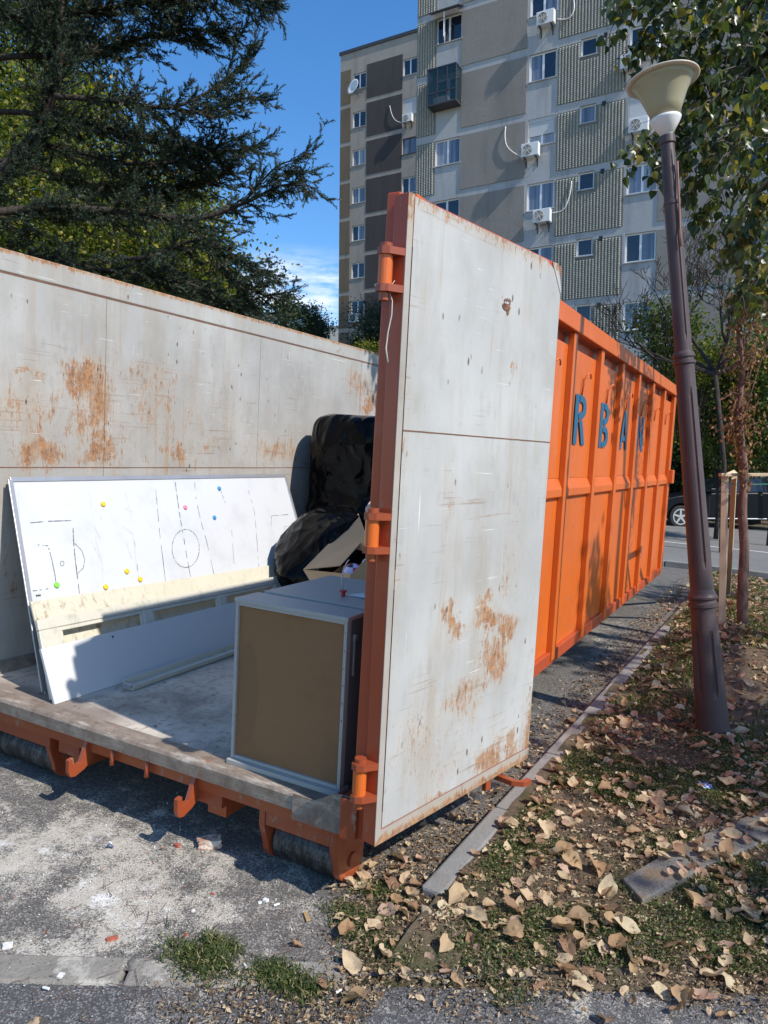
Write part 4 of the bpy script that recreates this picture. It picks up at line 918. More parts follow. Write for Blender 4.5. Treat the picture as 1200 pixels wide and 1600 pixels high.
for a, b in ((.06, .335), (.37, .655), (.69, .955)):
    for (u0, u1, v0, v1) in ((a, b, .81, .86), (a, a+.008, .30, .81), (b-.008, b, .30, .81)): cell(rb, u0, u1, v0, v1, -.005, .014)
rb.build('recess_lip', M['cream_p'], fr_, bevel=.003)
r, A2, n2 = lean('shelf_board', 'smooth white board standing on edge in front of the cream panel', 'board', -1.625, .002, -1.735, .262, .10, 1.75, .10, 1.80, .016, M['lam'])
for px, py in ((176, 995), (363, 1007)):
    p = onplane(px, py, A2[0], n2); MB().tube([p+n2*.0005, p+n2*.002], .006, 8).build('screw_hole', M['black'], r)
t = empty('pen_tray', (-1.5, 1., 0), 'pale pen tray rail lying on the floor along the white board', 'tray', None, TC)
P = [(0, 0), (.075, 0), (.08, .012), (.08, .03), (.074, .03), (.07, .012), (.008, .012), (.006, .045), (0, .045)]
a = onc(200, 1078, 2, 0.); b = onc(375, 1017, 2, 0.); d = (b-a)/np.linalg.norm(b-a); s = np.array([d[1], -d[0], 0])
o = MB().prism(P, lambda x, z: tuple(a+s*(x-.04)+np.array([0, 0, z+.002])), lambda x, z: tuple(b+d*.35+s*(x-.04)+np.array([0, 0, z+.002]))).build('tray', M['cream_p'], t, bevel=.002); bm_tri(o)
MB().prism([(.0085, .0125), (.069, .0125), (.069, .03), (.0085, .035)], lambda x, z: tuple(a-d*.012+s*(x-.04)+np.array([0, 0, z+.002])), lambda x, z: tuple(a+d*.01+s*(x-.04)+np.array([0, 0, z+.002]))).build('end_cap', M['alu'], t)
# front cabinet, seen from its brown hardboard back
cb = empty('cabinet', (-.23, .15, 0), 'upright cabinet with brown hardboard back and pale frame, at the container sill', 'cabinet', None, TC)
x0, x1, y0, y1, H_ = -.505, .034, .085, .235, .70
B((x0+.014, y0+.012, .03), (x1-.014, y0+.02, H_-.03)).build('back_panel', M['hard'], cb)
for a, b in (((x0, y0, .02), (x0+.014, y0+.03, H_-.016)), ((x1-.014, y0, .02), (x1, y0+.03, H_-.016)), ((x0+.0145, y0, .0205), (x1-.0145, y0+.03, .034)), ((x0-.004, y0-.022, .001), (x1+.004, y0+.06, .0198))):
    B(a, b).build('frame_rail', M['glam'], cb, bevel=.0015)
B((x0+.0145, y0+.0005, H_-.030), (x1-.0145, y0+.03, H_-.0162)).build('frame_rail', M['glam'], cb)
B((x0-.003, y0-.006, H_-.0158), (x1+.006, y1, H_)).build('top', M['glam'], cb, bevel=.0015)
B((x1-.014, y0+.031, .0202), (x1-.0002, y1, H_-.016)).build('side_panel', M['dlam'], cb); B((x0, y0+.031, .0202), (x0+.014, y1, H_-.016)).build('side_panel', M['dlam'], cb)
B((x0+.0142, y1-.012, .02), (x1-.0142, y1-.001, H_-.017)).build('front_panel', M['dlam'], cb)
B((x1+.0002, y0+.05, .46), (x1+.006, y0+.062, .62)).box((x1+.0002, y0+.046, .60), (x1+.010, y0+.066, .625)).build('hinge_strip', M['alu'], cb, bevel=.001)
m = MB()
for q in range(9): m.tube([(x1-.007, y0-.0004, .08+q*.07+random.uniform(-.01, .01)), (x1-.007, y0-.0016, .08+q*.07)], .0018, 6).tube([(x0+.007, y0-.0004, .1+q*.065), (x0+.007, y0-.0016, .1+q*.065)], .0016, 6)
m.build('staple', M['dlam'], cb)['kind'] = 'stuff'
c2 = empty('cabinet', (-.25, .5, 0), 'grey cabinet standing directly behind the brown backed one', 'cabinet', None, TC)
x0, x1, y0, y1 = -.50, .036, .262, .80
B((x0, y0, H_-.02), (x1, y1, H_+.002)).build('top', M['glam'], c2, bevel=.002)
B((x0+.004, y0+.004, .001), (x0+.02, y1-.004, H_-.021)).build('side_panel', M['dlam'], c2); B((x1-.02, y0+.004, .001), (x1-.004, y1-.004, H_-.021)).build('side_panel', M['dlam'], c2)
B((x0+.021, y0+.004, .001), (x1-.021, y0+.02, H_-.021)).build('front_panel', M['glam'], c2); B((x0+.021, y1-.02, .001), (x1-.021, y1-.004, H_-.021)).build('back_panel', M['dlam'], c2)
# red cap with a bent wire, paper
p = onc(536, 932, 2, H_+.002); rd_ = plain('red_plastic', (.42, .02, .03), .4)
r = empty('wire_with_cap', tuple(p), 'bent pale wire rising from a small red cap on the grey cabinet', 'cap', None, TC)
MB().tube([p+[0, 0, .0005], p+[0, 0, .02]], .009, 12).tube([p+[0, 0, .0202], p+[0, 0, .027]], .016, 12).build('cap', rd_, r)
MB().tube([p+[0, 0, .0275], p+[-.012, 0, .06], p+[-.012, .01, .11], p+[.002, .02, .15], p+[.01, .02, .158]], .0028, 6).build('wire', M['cream_p'], r, smooth=True)
p = onc(566, 931, 2, H_+.003); V = [p+np.array(q) for q in ((-.06, -.04, 0), (.05, -.05, .004), (.06, .05, .006), (-.05, .05, 0), (0, 0, .012))]
o = MB().add(V, [(0, 1, 4), (1, 2, 4), (2, 3, 4), (3, 0, 4)]).build('paper', M['wb']); o.matrix_world = TC; tag(o, 'crumpled white paper sheet on the grey cabinet top', 'paper')

# black film: lumpy bodies with drapes and creases
def film_body(name, label, c, r, seed, boxy=2.6, amp=.10, tail=None, drape=False):
    nu, nv = 170, 120; c = np.array(c, float); V = np.zeros(((nu)*(nv+1), 3)); 
    def se(t, e): return math.copysign(abs(t)**(2/e), t)
    i = 0
    for a in range(nu):
        u = a/nu*2*math.pi
        for b in range(nv+1):
            v = -math.pi/2+math.pi*b/nv
            d = Vector((se(math.cos(v), boxy)*se(math.cos(u), boxy), se(math.cos(v), boxy)*se(math.sin(u), boxy), se(math.sin(v), boxy)))
            p = Vector((d.x*r[0], d.y*r[1], d.z*r[2])); q = Vector((p.x*3.1+seed, p.y*3.1+seed*2, p.z*1.1))
            rg = (1-abs(noise.noise(q*1.3)*2.2))**3*.5 + (1-abs(noise.noise(q*2.9+Vector((7, 3, 1))))*2)**3*.16 + noise.noise(q*.6)*.55
            vd_ = noise.voronoi(Vector((q.x*1.1, q.y*1.1, q.z*1.3)))[0]; rg = rg*.45+(vd_[0]-.35)*1.6
            s = 1+amp*rg*(1-.5*abs(d.z))
            p = Vector((p.x*s, p.y*s, p.z*(1+.25*amp*rg)))
            if drape: f_ = 1-.30*sm(.22-d.z, 0, .35)+.16*sm(-.35-d.z, 0, .3); p.y = p.y*f_ if p.y < 0 else p.y; p.x *= 1+.05*sm(.4-d.z, 0, .8)
            if tail: p.x += tail[0]*max(0, -d.z)**2; p.y += tail[1]*max(0, -d.z)**2
            V[i] = (c[0]+p.x, c[1]+p.y, max(c[2]+p.z, .004)); i += 1
    Q = np.array([(a*(nv+1)+b, ((a+1) % nu)*(nv+1)+b, ((a+1) % nu)*(nv+1)+b+1, a*(nv+1)+b+1) for a in range(nu) for b in range(nv)])
    o = raw_mesh(name, V, Q, M['film'], smooth=True); o.matrix_world = TC
    return o
o = film_body('wrapped_bundle', '', (-1.50, 3.60, 1.10), (.70, .62, .50), 3., 10.0, .10, drape=True); tag(o, 'large boxy bundle wrapped in shiny black plastic film, highest in the heap', 'bundle')
o = film_body('bin_bag', '', (-1.62, 2.62, .38), (.36, .38, .46), 11., 2.3, .30); tag(o, 'slumped black bin bag below the wrapped bundle, left of the carton', 'bin bag')
o = film_body('bin_bag', '', (-1.05, 3.25, .42), (.5, .42, .46), 17., 2.4, .3); tag(o, 'black bin bag behind the carton, under the wrapped bundle', 'bin bag')
# a support under the bundle: carton, peeping out pale
def boxthing(name, label, cat, c, sz, rz, mat, tilt=0):
    mm = TC @ Matrix.Translation(c) @ Matrix.Rotation(rz, 4, 'Z') @ Matrix.Rotation(tilt, 4, 'X')
    o = MB().box((-sz[0]/2, -sz[1]/2, 0), (sz[0]/2, sz[1]/2, sz[2])).build(name, mat, bevel=.004); o.matrix_world = mm; return tag(o, label, cat)
pk = plain('pale_pink_foam', (.62, .47, .40), .8, var=.1)
boxthing('foam_block', 'pale pinkish block jammed between black film and door post', 'block', (-1.18, 2.62, .80), (.26, .22, .13), .3, pk, .25)
boxthing('box', 'closed cardboard box holding up the wrapped bundle at the back', 'box', (-1.5, 3.75, .0), (1.0, .9, .66), 0, M['card'])
# open carton with balls
ct = empty('carton', (-1.1, 2.1, 0), 'open brown cardboard carton with spread flaps and balls inside', 'carton', None, TC)
def panel(pts, name='flap', th=.005):
    m = MB(); n = len(pts); m.add([tuple(p) for p in pts], [tuple(range(n))]); o = m.build(name, M['card'], ct); q = o.modifiers.new('s', 'SOLIDIFY'); q.thickness = th; q.offset = 0; return o
c_ = lambda px, py, y: onc(px, py, 1, y)
a0, a1 = c_(474, 890, 1.95), c_(540, 893, 1.72); tip = c_(560, 803, 2.22); rr = c_(579, 845, 2.28); ba = c_(536, 880, 2.1)
panel([a0, c_(532, 884, 1.98), c_(573, 838, 2.4), c_(560, 803, 2.62)], 'flap')
panel([a0, c_(548, 897, 1.86), c_(551, 926, 1.86), c_(492, 920, 1.9)], 'flap')
panel([c_(546, 900, 1.84), c_(582, 862, 1.95), c_(585, 925, 1.95), c_(552, 927, 1.82)], 'flap')
panel([c_(556, 858, 2.3), c_(572, 826, 2.3), c_(590, 830, 2.3), c_(588, 866, 2.3)], 'flap')
zb = .0
bx_ = [c_(492, 915, 1.91), c_(551, 922, 1.85), c_(583, 900, 2.1), c_(535, 884, 2.25)]
for i in range(4):
    p, q = bx_[i], bx_[(i+1) % 4]; panel([p, q, (q[0], q[1], zb+.01), (p[0], p[1], zb+.01)], 'carton_wall')
panel([(p[0], p[1], zb+.008) for p in bx_], 'carton_floor')
def ball(px, py, y, rad, mats, label):
    c = onc(px, py, 1, y); r = empty('ball', tuple(c), label, 'ball', 'balls in the open carton', TC)
    for j, mt in enumerate(mats):
        V, F = [], []; n0, n1 = 24, 16
        for a in range(n0):
            for b in range(n1+1):
                u, v = a/n0*2*math.pi, math.pi*b/n1; V.append((c[0]+rad*math.sin(v)*math.cos(u), c[1]+rad*math.sin(v)*math.sin(u), c[2]+rad*math.cos(v)))
        for a in range(n0):
            for b in range(n1):
                s_ = 0 if (((a//4+b//4) % 3) == 0) else (1 if ((a//4+b//4) % 3) == 1 else 2)
                if s_ % len(mats) == j: F.append((a*(n1+1)+b, ((a+1) % n0)*(n1+1)+b, ((a+1) % n0)*(n1+1)+b+1, a*(n1+1)+b+1))
        MB().add(V, F).build('ball_panel', mt, r, smooth=True)
pk2 = plain('magenta_vinyl', (.55, .02, .13), .35, var=.04); bk2 = plain('navy_vinyl', (.012, .012, .03), .35); wh2 = plain('lilac_vinyl', (.55, .53, .75), .35, var=.04); bl2 = plain('sky_blue_vinyl', (.15, .42, .66), .35, var=.04)
ball(551, 897, 2.02, .075, [pk2, bk2, wh2], 'magenta, navy and lilac ball in the carton')
ball(578, 884, 2.08, .06, [bl2, wh2], 'sky blue and lilac ball behind the magenta one')
# hanging pale wire by the post
P = [(607, 452), (613, 470), (612, 492), (606, 520), (603, 545), (606, 566)]
o = MB().tube([onc(617, 438, 1, -.05)]+[onc(a, b, 1, -.06) for a, b in P], [.001, .0012, .0018, .0022, .0025, .0028, .0032], 6).build('cable', M['cream_p'], smooth=True); o.matrix_world = TC
tag(o, 'thin pale cable dangling below the top door hinge', 'cable')
# ================================================================== trees and shrubs
def leafmat(name, a, b, c=None, amt=.45, rough=.45):
    k = NT(name, rough, 0, .35); r = k.attr(); col = k.mix(k.step(r, 0, .8), a, b)
    if c: col = k.mix(k.step(r, .84, .9), col, c)
    k.col(col); k.trans(k.mix(1., col, (1.5, 1.6, .55), 'MULTIPLY'), amt); return k.m
def barkmat(name, c, sc=18):
    k = NT(name, .9, 0, .15); n = k.noise(sc, 7, .75, k.map((1, 1, .3))); k.col(k.mix(k.step(n, .35, .7), tuple(x*.55 for x in c), tuple(x*1.35 for x in c))); k.bump(n, .8, .02); return k.m
M['bark'] = barkmat('grey_bark', (.17, .14, .12)); M['bark_dark'] = barkmat('dark_bark', (.055, .043, .036)); M['bark_red'] = barkmat('reddish_bark', (.19, .115, .09), 26)
M['lf_yellow'] = leafmat('yellow_green_leaves', (.05, .075, .016), (.15, .17, .025), (.32, .26, .03)); M['lf_mid'] = leafmat('green_leaves', (.035, .065, .02), (.09, .13, .035), (.22, .2, .04))
M['lf_dark'] = leafmat('dark_green_leaves', (.018, .035, .016), (.04, .06, .025), None, .3); M['lf_pop'] = leafmat('poplar_leaves', (.04, .065, .025), (.085, .105, .04), (.26, .21, .05), .35, .32)
M['lf_dead'] = leafmat('withered_leaves', (.12, .055, .03), (.34, .19, .11), None, .3, .7); M['needle'] = leafmat('spruce_needles', (.02, .034, .02), (.05, .075, .045), (.10, .085, .05), .15, .5)
def frames(n, up=.0, rng=RNG):
    N = rng.normal(size=(n, 3)); N[:, 2] += up; N /= np.linalg.norm(N, axis=1)[:, None]
    T = rng.normal(size=(n, 3)); T -= (T*N).sum(1)[:, None]*N; T /= np.linalg.norm(T, axis=1)[:, None]; return N, T, np.cross(N, T)
def leaves(name, C, size, mat, parent, up=.3, kind=None, droop=0, wide=.62):
    n = len(C); N, T, Bn = frames(n, up)
    if droop: T[:, 2] -= droop; T /= np.linalg.norm(T, axis=1)[:, None]; Bn = np.cross(N, T); Bn /= np.linalg.norm(Bn, axis=1)[:, None]; N = np.cross(T, Bn)
    s = size*RNG.uniform(.6, 1.25, n)[:, None]; f = RNG.uniform(-.1, .25, n)[:, None]
    V = np.stack([C, C+T*s*.45+Bn*s*wide*.5+N*s*f, C+T*s, C+T*s*.45-Bn*s*wide*.5+N*s*f], 1).reshape(-1, 3)
    Q = np.arange(4*n).reshape(-1, 4); o = raw_mesh(name, V, Q, mat, parent, attr=RNG.random(n))
    if kind: o['kind'] = kind
    return o
def clumps(c, r, nc, per, sig, flat=1., shell=.55, cut=None):
    c = np.array(c, float); r = np.array(r, float); out = []
    for _ in range(nc*40):
        if len(out) >= nc: break
        d = RNG.normal(size=3); d /= np.linalg.norm(d); q = c+d*r*RNG.uniform(shell, 1.)
        if cut is None or cut(q): out.append(q)
    return np.concatenate([q+RNG.normal(size=(per, 3))*sig*RNG.uniform(.6, 1.4)*np.array([1, 1, flat]) for q in out]), out
def limb_tree(root, base, tips, r0, mat, name='branch', fork=.45):
    """trunk and limbs reaching to the clump centres"""
    base = Vector(base); cen = sum((Vector(t) for t in tips), Vector())/len(tips); top = Vector((cen.x, cen.y, cen.z)); tr = MB()
    pts = [base.lerp(top, t)+Vector((noise.noise(Vector((t*3, base.x, 0)))*.25, noise.noise(Vector((t*3, base.y, 5)))*.25, 0))*t for t in np.linspace(0, 1, 9)]
    tr.tube(pts, [r0*(1-.8*t) for t in np.linspace(0, 1, 9)], 10); tr.build('trunk', mat, root, smooth=True)
    br = MB()
    for t in tips:
        t = Vector(t); u = random.uniform(.3, .9); i = u*8; a = pts[int(i)].lerp(pts[min(8, int(i)+1)], i-int(i)); mid = a.lerp(t, .5)+Vector((0, 0, (t-a).length*.12)); n_ = 5
        P = [a.lerp(mid, q).lerp(mid.lerp(t, q), q) for q in np.linspace(0, 1, n_)]; br.tube(P, [max(.008, r0*.3*(1-.8*u)*(1-.75*q)) for q in np.linspace(0, 1, n_)], 5, False)
    b = br.build('branches', mat, root, smooth=True); b['kind'] = 'stuff'
def tree(name, label, base, c, r, nc, per, sig, size, mat, bark, r0=.14, group=None, flat=.75, shell=.5, cut=None, cat='tree'):
    root = empty(name, base, label, cat, group); C, tips = clumps(c, r, nc, per, sig, flat, shell, cut)
    leaves('crown', C, size, mat, root, kind='stuff'); limb_tree(root, base, random.sample(tips, min(len(tips), 30)), r0, bark); return root
def ongv(px, py):
    h = 0.
    for _ in range(40):
        p = ong(px, py, h); h = .6*h+.4*max(0, verge_h(p[0], p[1]))
    return p
def gpt(p): return (float(p[0]), float(p[1]), G(p[0], p[1]))
# yellowing broadleaf trees behind the container on the left
for px, py, dd, r, nc, per, sz, lab, mt in ((60, 330, 18, (3.2, 2.0, 3.4), 190, 240, .12, 'tall yellow green broadleaf tree behind the dark spruce at the left edge', 'lf_yellow'),
        (215, 395, 16, (2.3, 1.6, 2.4), 120, 230, .1, 'yellow tinged broadleaf tree behind the container wall, right of the taller one', 'lf_yellow'),
        (-40, 150, 22, (4.6, 2.4, 4.6), 170, 230, .16, 'dark leafy tree filling the upper left corner behind the spruce', 'lf_dark'),
        (120, 450, 22, (5.5, 2., 2.6), 150, 220, .15, 'low spreading green tree just above the container wall at the left', 'lf_mid')):
    c = depth(px, py, dd); b = gpt(c); tree('broadleaf_tree', lab, b, c, r, nc, per, .42, sz, M[mt], M['bark_dark'], .2, 'trees behind the container')
for px, py, dd, r, lab in ((462, 508, 42, (1.7, 1.5, 1.3), 'small dark tree top just over the container wall, left of the far pale building'), (395, 492, 30, (2.0, 2, 2.1), 'dark round tree beside the spruce tip, over the container wall'), (492, 520, 46, (.9, .9, .7), 'tiny dark bush top touching the far pale building')):
    c = depth(px, py, dd); tree('broadleaf_tree', lab, gpt(c), c, r, 45, 140, .3, .13, M['lf_dark'], M['bark_dark'], .15, 'trees behind the container')
c = depth(578, 520, 40); tree('broadleaf_tree', 'dark narrow tree at the foot of the farther apartment block', gpt(c), c, (1.3, 1.2, 1.9), 50, 150, .3, .12, M['lf_dark'], M['bark_dark'], .12)
c = depth(585, 552, 20); tree('shrub', 'bright green shrub peeping over the container wall next to the door post', gpt(c), c, (.75, .6, .42), 26, 90, .14, .075, M['lf_yellow'], M['bark'], .05, cat='shrub')

# ---- the spruce: limbs with drooping branchlets and needle brushes
sp = empty('spruce_tree', gpt(depth(-160, 600, 9.2)), 'large dark spruce reaching in from the left with bare lower limbs', 'tree')
base = Vector(gpt(depth(-160, 600, 9.2))); MB().tube([base+Vector((0, 0, z)) for z in (-.1, 1, 3, 5, 7, 9.5)], [.26, .23, .21, .18, .14, .06], 14).build('trunk', M['bark_dark'], sp, smooth=True)
LIMBS = [([(-160, 380), (-40, 320), (0, 272), (50, 215), (85, 140), (98, 60), (92, -60)], [11, 10, 9.5, 9, 7, 6, 5], 9.2, 1.),
 ([(85, 150), (180, 158), (265, 168), (330, 140), (385, 95)], [5, 4, 3, 2, 1.2], 9.0, 1.15), ([(-160, 360), (-40, 337), (80, 325), (200, 332), (300, 342), (380, 318), (440, 290), (484, 292)], [7.5, 7, 6.5, 6, 4.5, 3, 2, 1], 8.6, 1.), 
 ([(50, 222), (130, 240), (200, 255), (290, 250), (370, 215)], [5, 4, 3.4, 2.5, 1.2], 9.4, 1.1), ([(-160, 40), (0, 25), (100, 20), (200, 8), (330, -8), (425, 5)], [7, 6, 5, 4, 2.4, 1.2], 9.3, 1.3),
 ([(180, 405), (240, 400), (310, 375), (360, 395), (415, 428)], [3.5, 3.5, 3, 2, 1], 8.7, 1.1), ([(265, 168), (310, 175), (360, 160), (395, 150)], [3, 2.4, 1.8, 1], 9.0, 1.1),
 ([(300, 342), (350, 420), (395, 455), (425, 462)], [3, 2.4, 1.6, 1], 8.8, 1.1), ([(-160, 410), (-40, 400), (60, 402), (120, 415), (215, 428), (300, 445), (370, 478)], [6, 5, 4.4, 4, 3, 2, 1], 8.9, .9),
 ([(-160, 120), (0, 90), (120, 85), (220, 60), (300, 45), (372, 60)], [6, 5, 4, 3, 2, 1], 9.6, 1.35), ([(-160, 200), (-20, 175), (100, 185), (220, 215), (320, 235), (392, 232)], [6, 5, 4, 3, 2, 1], 9.8, 1.2),
 ([(-160, -60), (0, -70), (150, -60), (300, -50), (400, -30)], [6, 5, 4, 3, 1.5], 9.8, 1.2), ([(380, 318), (430, 262), (465, 250)], [2, 1.4, .8], 8.6, .9), ([(-160, 260), (0, 250), (130, 285), (260, 300), (350, 270)], [5, 4, 3, 2, 1], 9.9, 1.1),
 ([(240, 400), (300, 440), (350, 470), (400, 480)], [2.5, 2, 1.4, .8], 9.1, 1.1)]
def catmull(P, k_=6):
    P = [Vector(p) for p in P]; out = []
    for i in range(len(P)-1):
        a, b, c_, d = P[max(i-1, 0)], P[i], P[i+1], P[min(i+2, len(P)-1)]
        for t in np.linspace(0, 1, k_, endpoint=False):
            out.append(.5*((2*b)+(-a+c_)*t+(2*a-5*b+4*c_-d)*t**2+(-a+3*b-3*c_+d)*t**3))
    return out+[P[-1]]
XL = depth(250, 300, 9)[0]; TWA, TWD, TWL = [], [], []; brl = MB()
for px_path, rad, dd, dens in LIMBS:
    P = [depth(x, y, dd+.5*noise.noise(Vector((x*.01, y*.01, dd)))) for x, y in px_path]; P = catmull(P); n = len(P)
    R = list(np.interp(np.linspace(0, 1, n), np.linspace(0, 1, len(rad)), [r*dd/1164*.95 for r in rad]))
    MB().tube(P, R, 8).build('branch', M['bark_dark'], sp, smooth=True)
    for i in range(n-1):
        seg = (P[i+1]-P[i]); L_ = seg.length; t = seg.normalized(); prog = i/n
        if P[i].x < depth(-60, 300, 9)[0]: continue
        m_ = max(1, int(L_/(.026 if P[i].x < XL else .037)*dens))
        for j in range(m_):
            if prog < .18 and random.random() < .5: continue
            a = P[i]+seg*random.random(); side = Vector(np.cross(t, (0, 0, 1))).normalized()*random.choice((-1, 1)); d = (t*random.uniform(.3, 1.)+side*random.uniform(.2, 1.)+Vector((0, 0, random.uniform(-.55, .45)))).normalized()
            bl = random.uniform(.25, .85)*(1.15-.62*prog); pts = [a]; dir_ = d.copy()
            for s in range(5):
                dir_ = (dir_+Vector((random.uniform(-.18, .18), random.uniform(-.18, .18), -.10+.09*s))).normalized(); pts.append(pts[-1]+dir_*bl/5)
            brl.tube(pts, [.006, .005, .004, .0035, .003, .002], 3, False)
            for s in range(1, 6):
                for q in range(3 if s < 5 else 4):
                    o_ = pts[s].lerp(pts[s-1], random.random()*.9); dd_ = (pts[s]-pts[s-1]).normalized(); sv = Vector((random.uniform(-1, 1), random.uniform(-1, 1), random.uniform(-.7, .5)))
                    TWA.append(o_); TWD.append((dd_*.9+sv*.75).normalized()); TWL.append(random.uniform(.07, .15))
b = brl.build('branchlets', M['bark_dark'], sp); b['kind'] = 'stuff'
A_ = np.array(TWA); D_ = np.array(TWD); L_ = np.array(TWL); K = 30; n = len(A_)
t = np.tile(np.linspace(.05, 1.0, K), (n, 1)); C = A_[:, None, :]+D_[:, None, :]*(L_[:, None]*t)[:, :, None]
per = RNG.normal(size=(n, K, 3)); per -= (per*D_[:, None, :]).sum(2)[:, :, None]*D_[:, None, :]; per /= np.linalg.norm(per, axis=2)[:, :, None]
dirn = per*.85+D_[:, None, :]*.75; dirn /= np.linalg.norm(dirn, axis=2)[:, :, None]; ln = RNG.uniform(.02, .034, (n, K, 1)); sd_ = np.cross(dirn, RNG.normal(size=(n, K, 3))); sd_ /= np.linalg.norm(sd_, axis=2)[:, :, None]
V = np.stack([C-sd_*.005, C+sd_*.005, C+dirn*ln], 2).reshape(-1, 3); o = raw_mesh('needles', V, np.arange(len(V)).reshape(-1, 3), M['needle'], sp, attr=np.repeat(RNG.random(n), K)); o['kind'] = 'stuff'
NT_ = n; print('needle twigs', n)

# ---- poplar hanging in from the upper right: leaves one can pick out are objects of their own
pop = empty('poplar_tree', gpt((6.6, 4.2)), 'leafy poplar hanging in over the lamp from the upper right', 'tree')
MB().tube([Vector((6.6, 4.2, G(6.6, 4.2)-.1)), Vector((6.58, 4.22, 2)), Vector((6.5, 4.2, 4)), Vector((6.3, 4.1, 6.5)), Vector((6.2, 4.0, 9))], [.15, .12, .105, .08, .03], 12).build('trunk', M['bark'], pop, smooth=True)
PB = [([(1560, -60), (1260, -50), (1150, 20), (1080, 58), (1025, 66), (1000, 48)], 6.0), ([(1560, 60), (1260, 60), (1180, 100), (1120, 150), (1085, 205), (1072, 262)], 5.9), ([(1560, 240), (1280, 210), (1200, 235), (1140, 285), (1098, 325)], 6.4),
 ([(1560, 330), (1280, 290), (1200, 330), (1155, 335), (1135, 385)], 6.2), ([(1560, -160), (1250, -50), (1100, -30), (1020, -12), (965, 8)], 5.8), ([(1560, 120), (1260, 100), (1150, 125), (1095, 130), (1070, 100)], 6.3),
 ([(1560, 180), (1280, 150), (1180, 175), (1105, 240), (1085, 300)], 6.1), ([(1110, 165), (1060, 185), (1025, 205), (1008, 222)], 6.0), ([(1560, 380), (1300, 370), (1230, 400), (1185, 420), (1160, 460)], 6.6), ([(1560, 20), (1290, 0), (1190, 40), (1130, 80), (1090, 90)], 6.6),
 ([(1560, -100), (1300, -90), (1200, -30), (1140, -10), (1060, 15)], 6.4), ([(1560, 280), (1300, 250), (1215, 270), (1170, 330), (1175, 400)], 5.7), ([(1300, 60), (1220, 120), (1165, 190), (1140, 240)], 5.8), ([(1300, -20), (1225, 30), (1175, 60), (1135, 125)], 5.7)]
LC = []; tw = MB()
for px_path, dd in PB:
    P = catmull([depth(x, y, dd+.5*noise.noise(Vector((x*.006, y*.006, dd*3)))) for x, y in px_path], 8); n = len(P)
    MB().tube(P, [max(.004, .026*(1-i/n)) for i in range(n)], 6).build('branch', M['bark'], pop, smooth=True)
    for i in range(n):
        if i < n*.22: continue
        for q in range(2):
            a = P[i]; d = Vector((random.uniform(-1, 1), random.uniform(-1, 1), random.uniform(-1.1, .4))).normalized(); l = random.uniform(.08, .38); pts = [a, a+d*l*.5, a+d*l+Vector((0, 0, -.05))]
            tw.tube(pts, [.004, .003, .002], 3, False)
            for s in range(random.randint(3, 6)): 
                u = random.uniform(.15, 1.05); LC.append((pts[0].lerp(pts[1], min(1, u*2)) if u < .5 else pts[1].lerp(pts[2], u*2-1))+Vector((random.uniform(-.05, .05), random.uniform(-.05, .05), random.uniform(-.06, .02))))
b = tw.build('twigs', M['bark'], pop); b['kind'] = 'stuff'
def wpx(p):
    d = np.array(p)-CAMW; z = d@RW[2]; return 600+FPX*(d@RW[0])/z, 800-FPX*(d@RW[1])/z, z
vis = [p for p in LC if (lambda q: q[0] < 1215 and q[1] > -12)(wpx(p))]; rest = [p for p in LC if (lambda q: not (q[0] < 1215 and q[1] > -12) and q[0] < 1290)(wpx(p))]
random.shuffle(vis); rest += vis[300:]; vis = vis[:300]
HL = [(0, 0), (.20, -.02), (.42, .10), (.50, .30), (.38, .58), (.16, .84), (0, 1.08)]         # half a heart shaped leaf
def heart_v(sz, fold, curl):
    V = []
    for x, y in HL: V.append((0 if x == 0 else x, y, -curl*(y-.3)**2))
    R_s = [(x*sz, y*sz, (z+fold*x)*sz) for x, y, z in V]; L_s = [(-x*sz, y*sz, (z+fold*x)*sz) for x, y, z in V[1:-1]]
    W = R_s+L_s; n_ = len(HL)
    mid = [(0, .35*sz, -.0*sz)]
    W += mid; mi = len(W)-1; rim = list(range(n_))+list(range(len(R_s)+len(L_s)-1, len(R_s)-1, -1)); F = [(mi, rim[i], rim[(i+1) % len(rim)]) for i in range(len(rim))]
    return W, F
variants = []
for v in range(6):
    W, F = heart_v(1., random.uniform(.1, .5), random.uniform(.0, .5)); me = bpy.data.meshes.new('leaf'); me.from_pydata(W, [], F); me.update()
    a = me.attributes.new('rnd', 'FLOAT', 'FACE'); a.data.foreach_set('value', [(.15, .35, .5, .65, .8, .95)[v]]*len(F)); me.materials.append(M['lf_pop']); me.polygons.foreach_set('use_smooth', [True]*len(F)); variants.append(me)
off = Vector(pop['off'])
def leaf_rot():
    e = Matrix.Rotation(random.uniform(0, 6.28), 4, 'Z') @ Matrix.Rotation(random.gauss(-1.25, .5), 4, 'X') @ Matrix.Rotation(random.gauss(0, .6), 4, 'Y'); return e
for p in vis:
    o = bpy.data.objects.new('leaf', random.choice(variants)); COL.objects.link(o); o.parent = pop; o.matrix_local = Matrix.Translation(Vector(p)-off) @ leaf_rot() @ Matrix.Scale(random.uniform(.055, .088), 4)
def merged(name, meshes, mats4, mat, parent=None, rnd=None, kind='stuff', loc=None):
    VV, FF, AA = [], [], []; b = 0
    dat = []
    for me in meshes:
        v = np.zeros(len(me.vertices)*3); me.vertices.foreach_get('co', v); f = np.array([list(p.vertices) for p in me.polygons]); dat.append((v.reshape(-1, 3), f))
    for i, m4 in enumerate(mats4):
        v, f = dat[i % len(dat)]; m_ = np.array(m4); VV.append(v@m_[:3, :3].T+m_[:3, 3]); FF.append(f+b); AA.append(np.full(len(f), random.random() if rnd is None else rnd[i])); b += len(v)
    o = raw_mesh(name, np.concatenate(VV), np.concatenate(FF), mat, parent, attr=np.concatenate(AA), smooth=True); o['kind'] = kind; return o
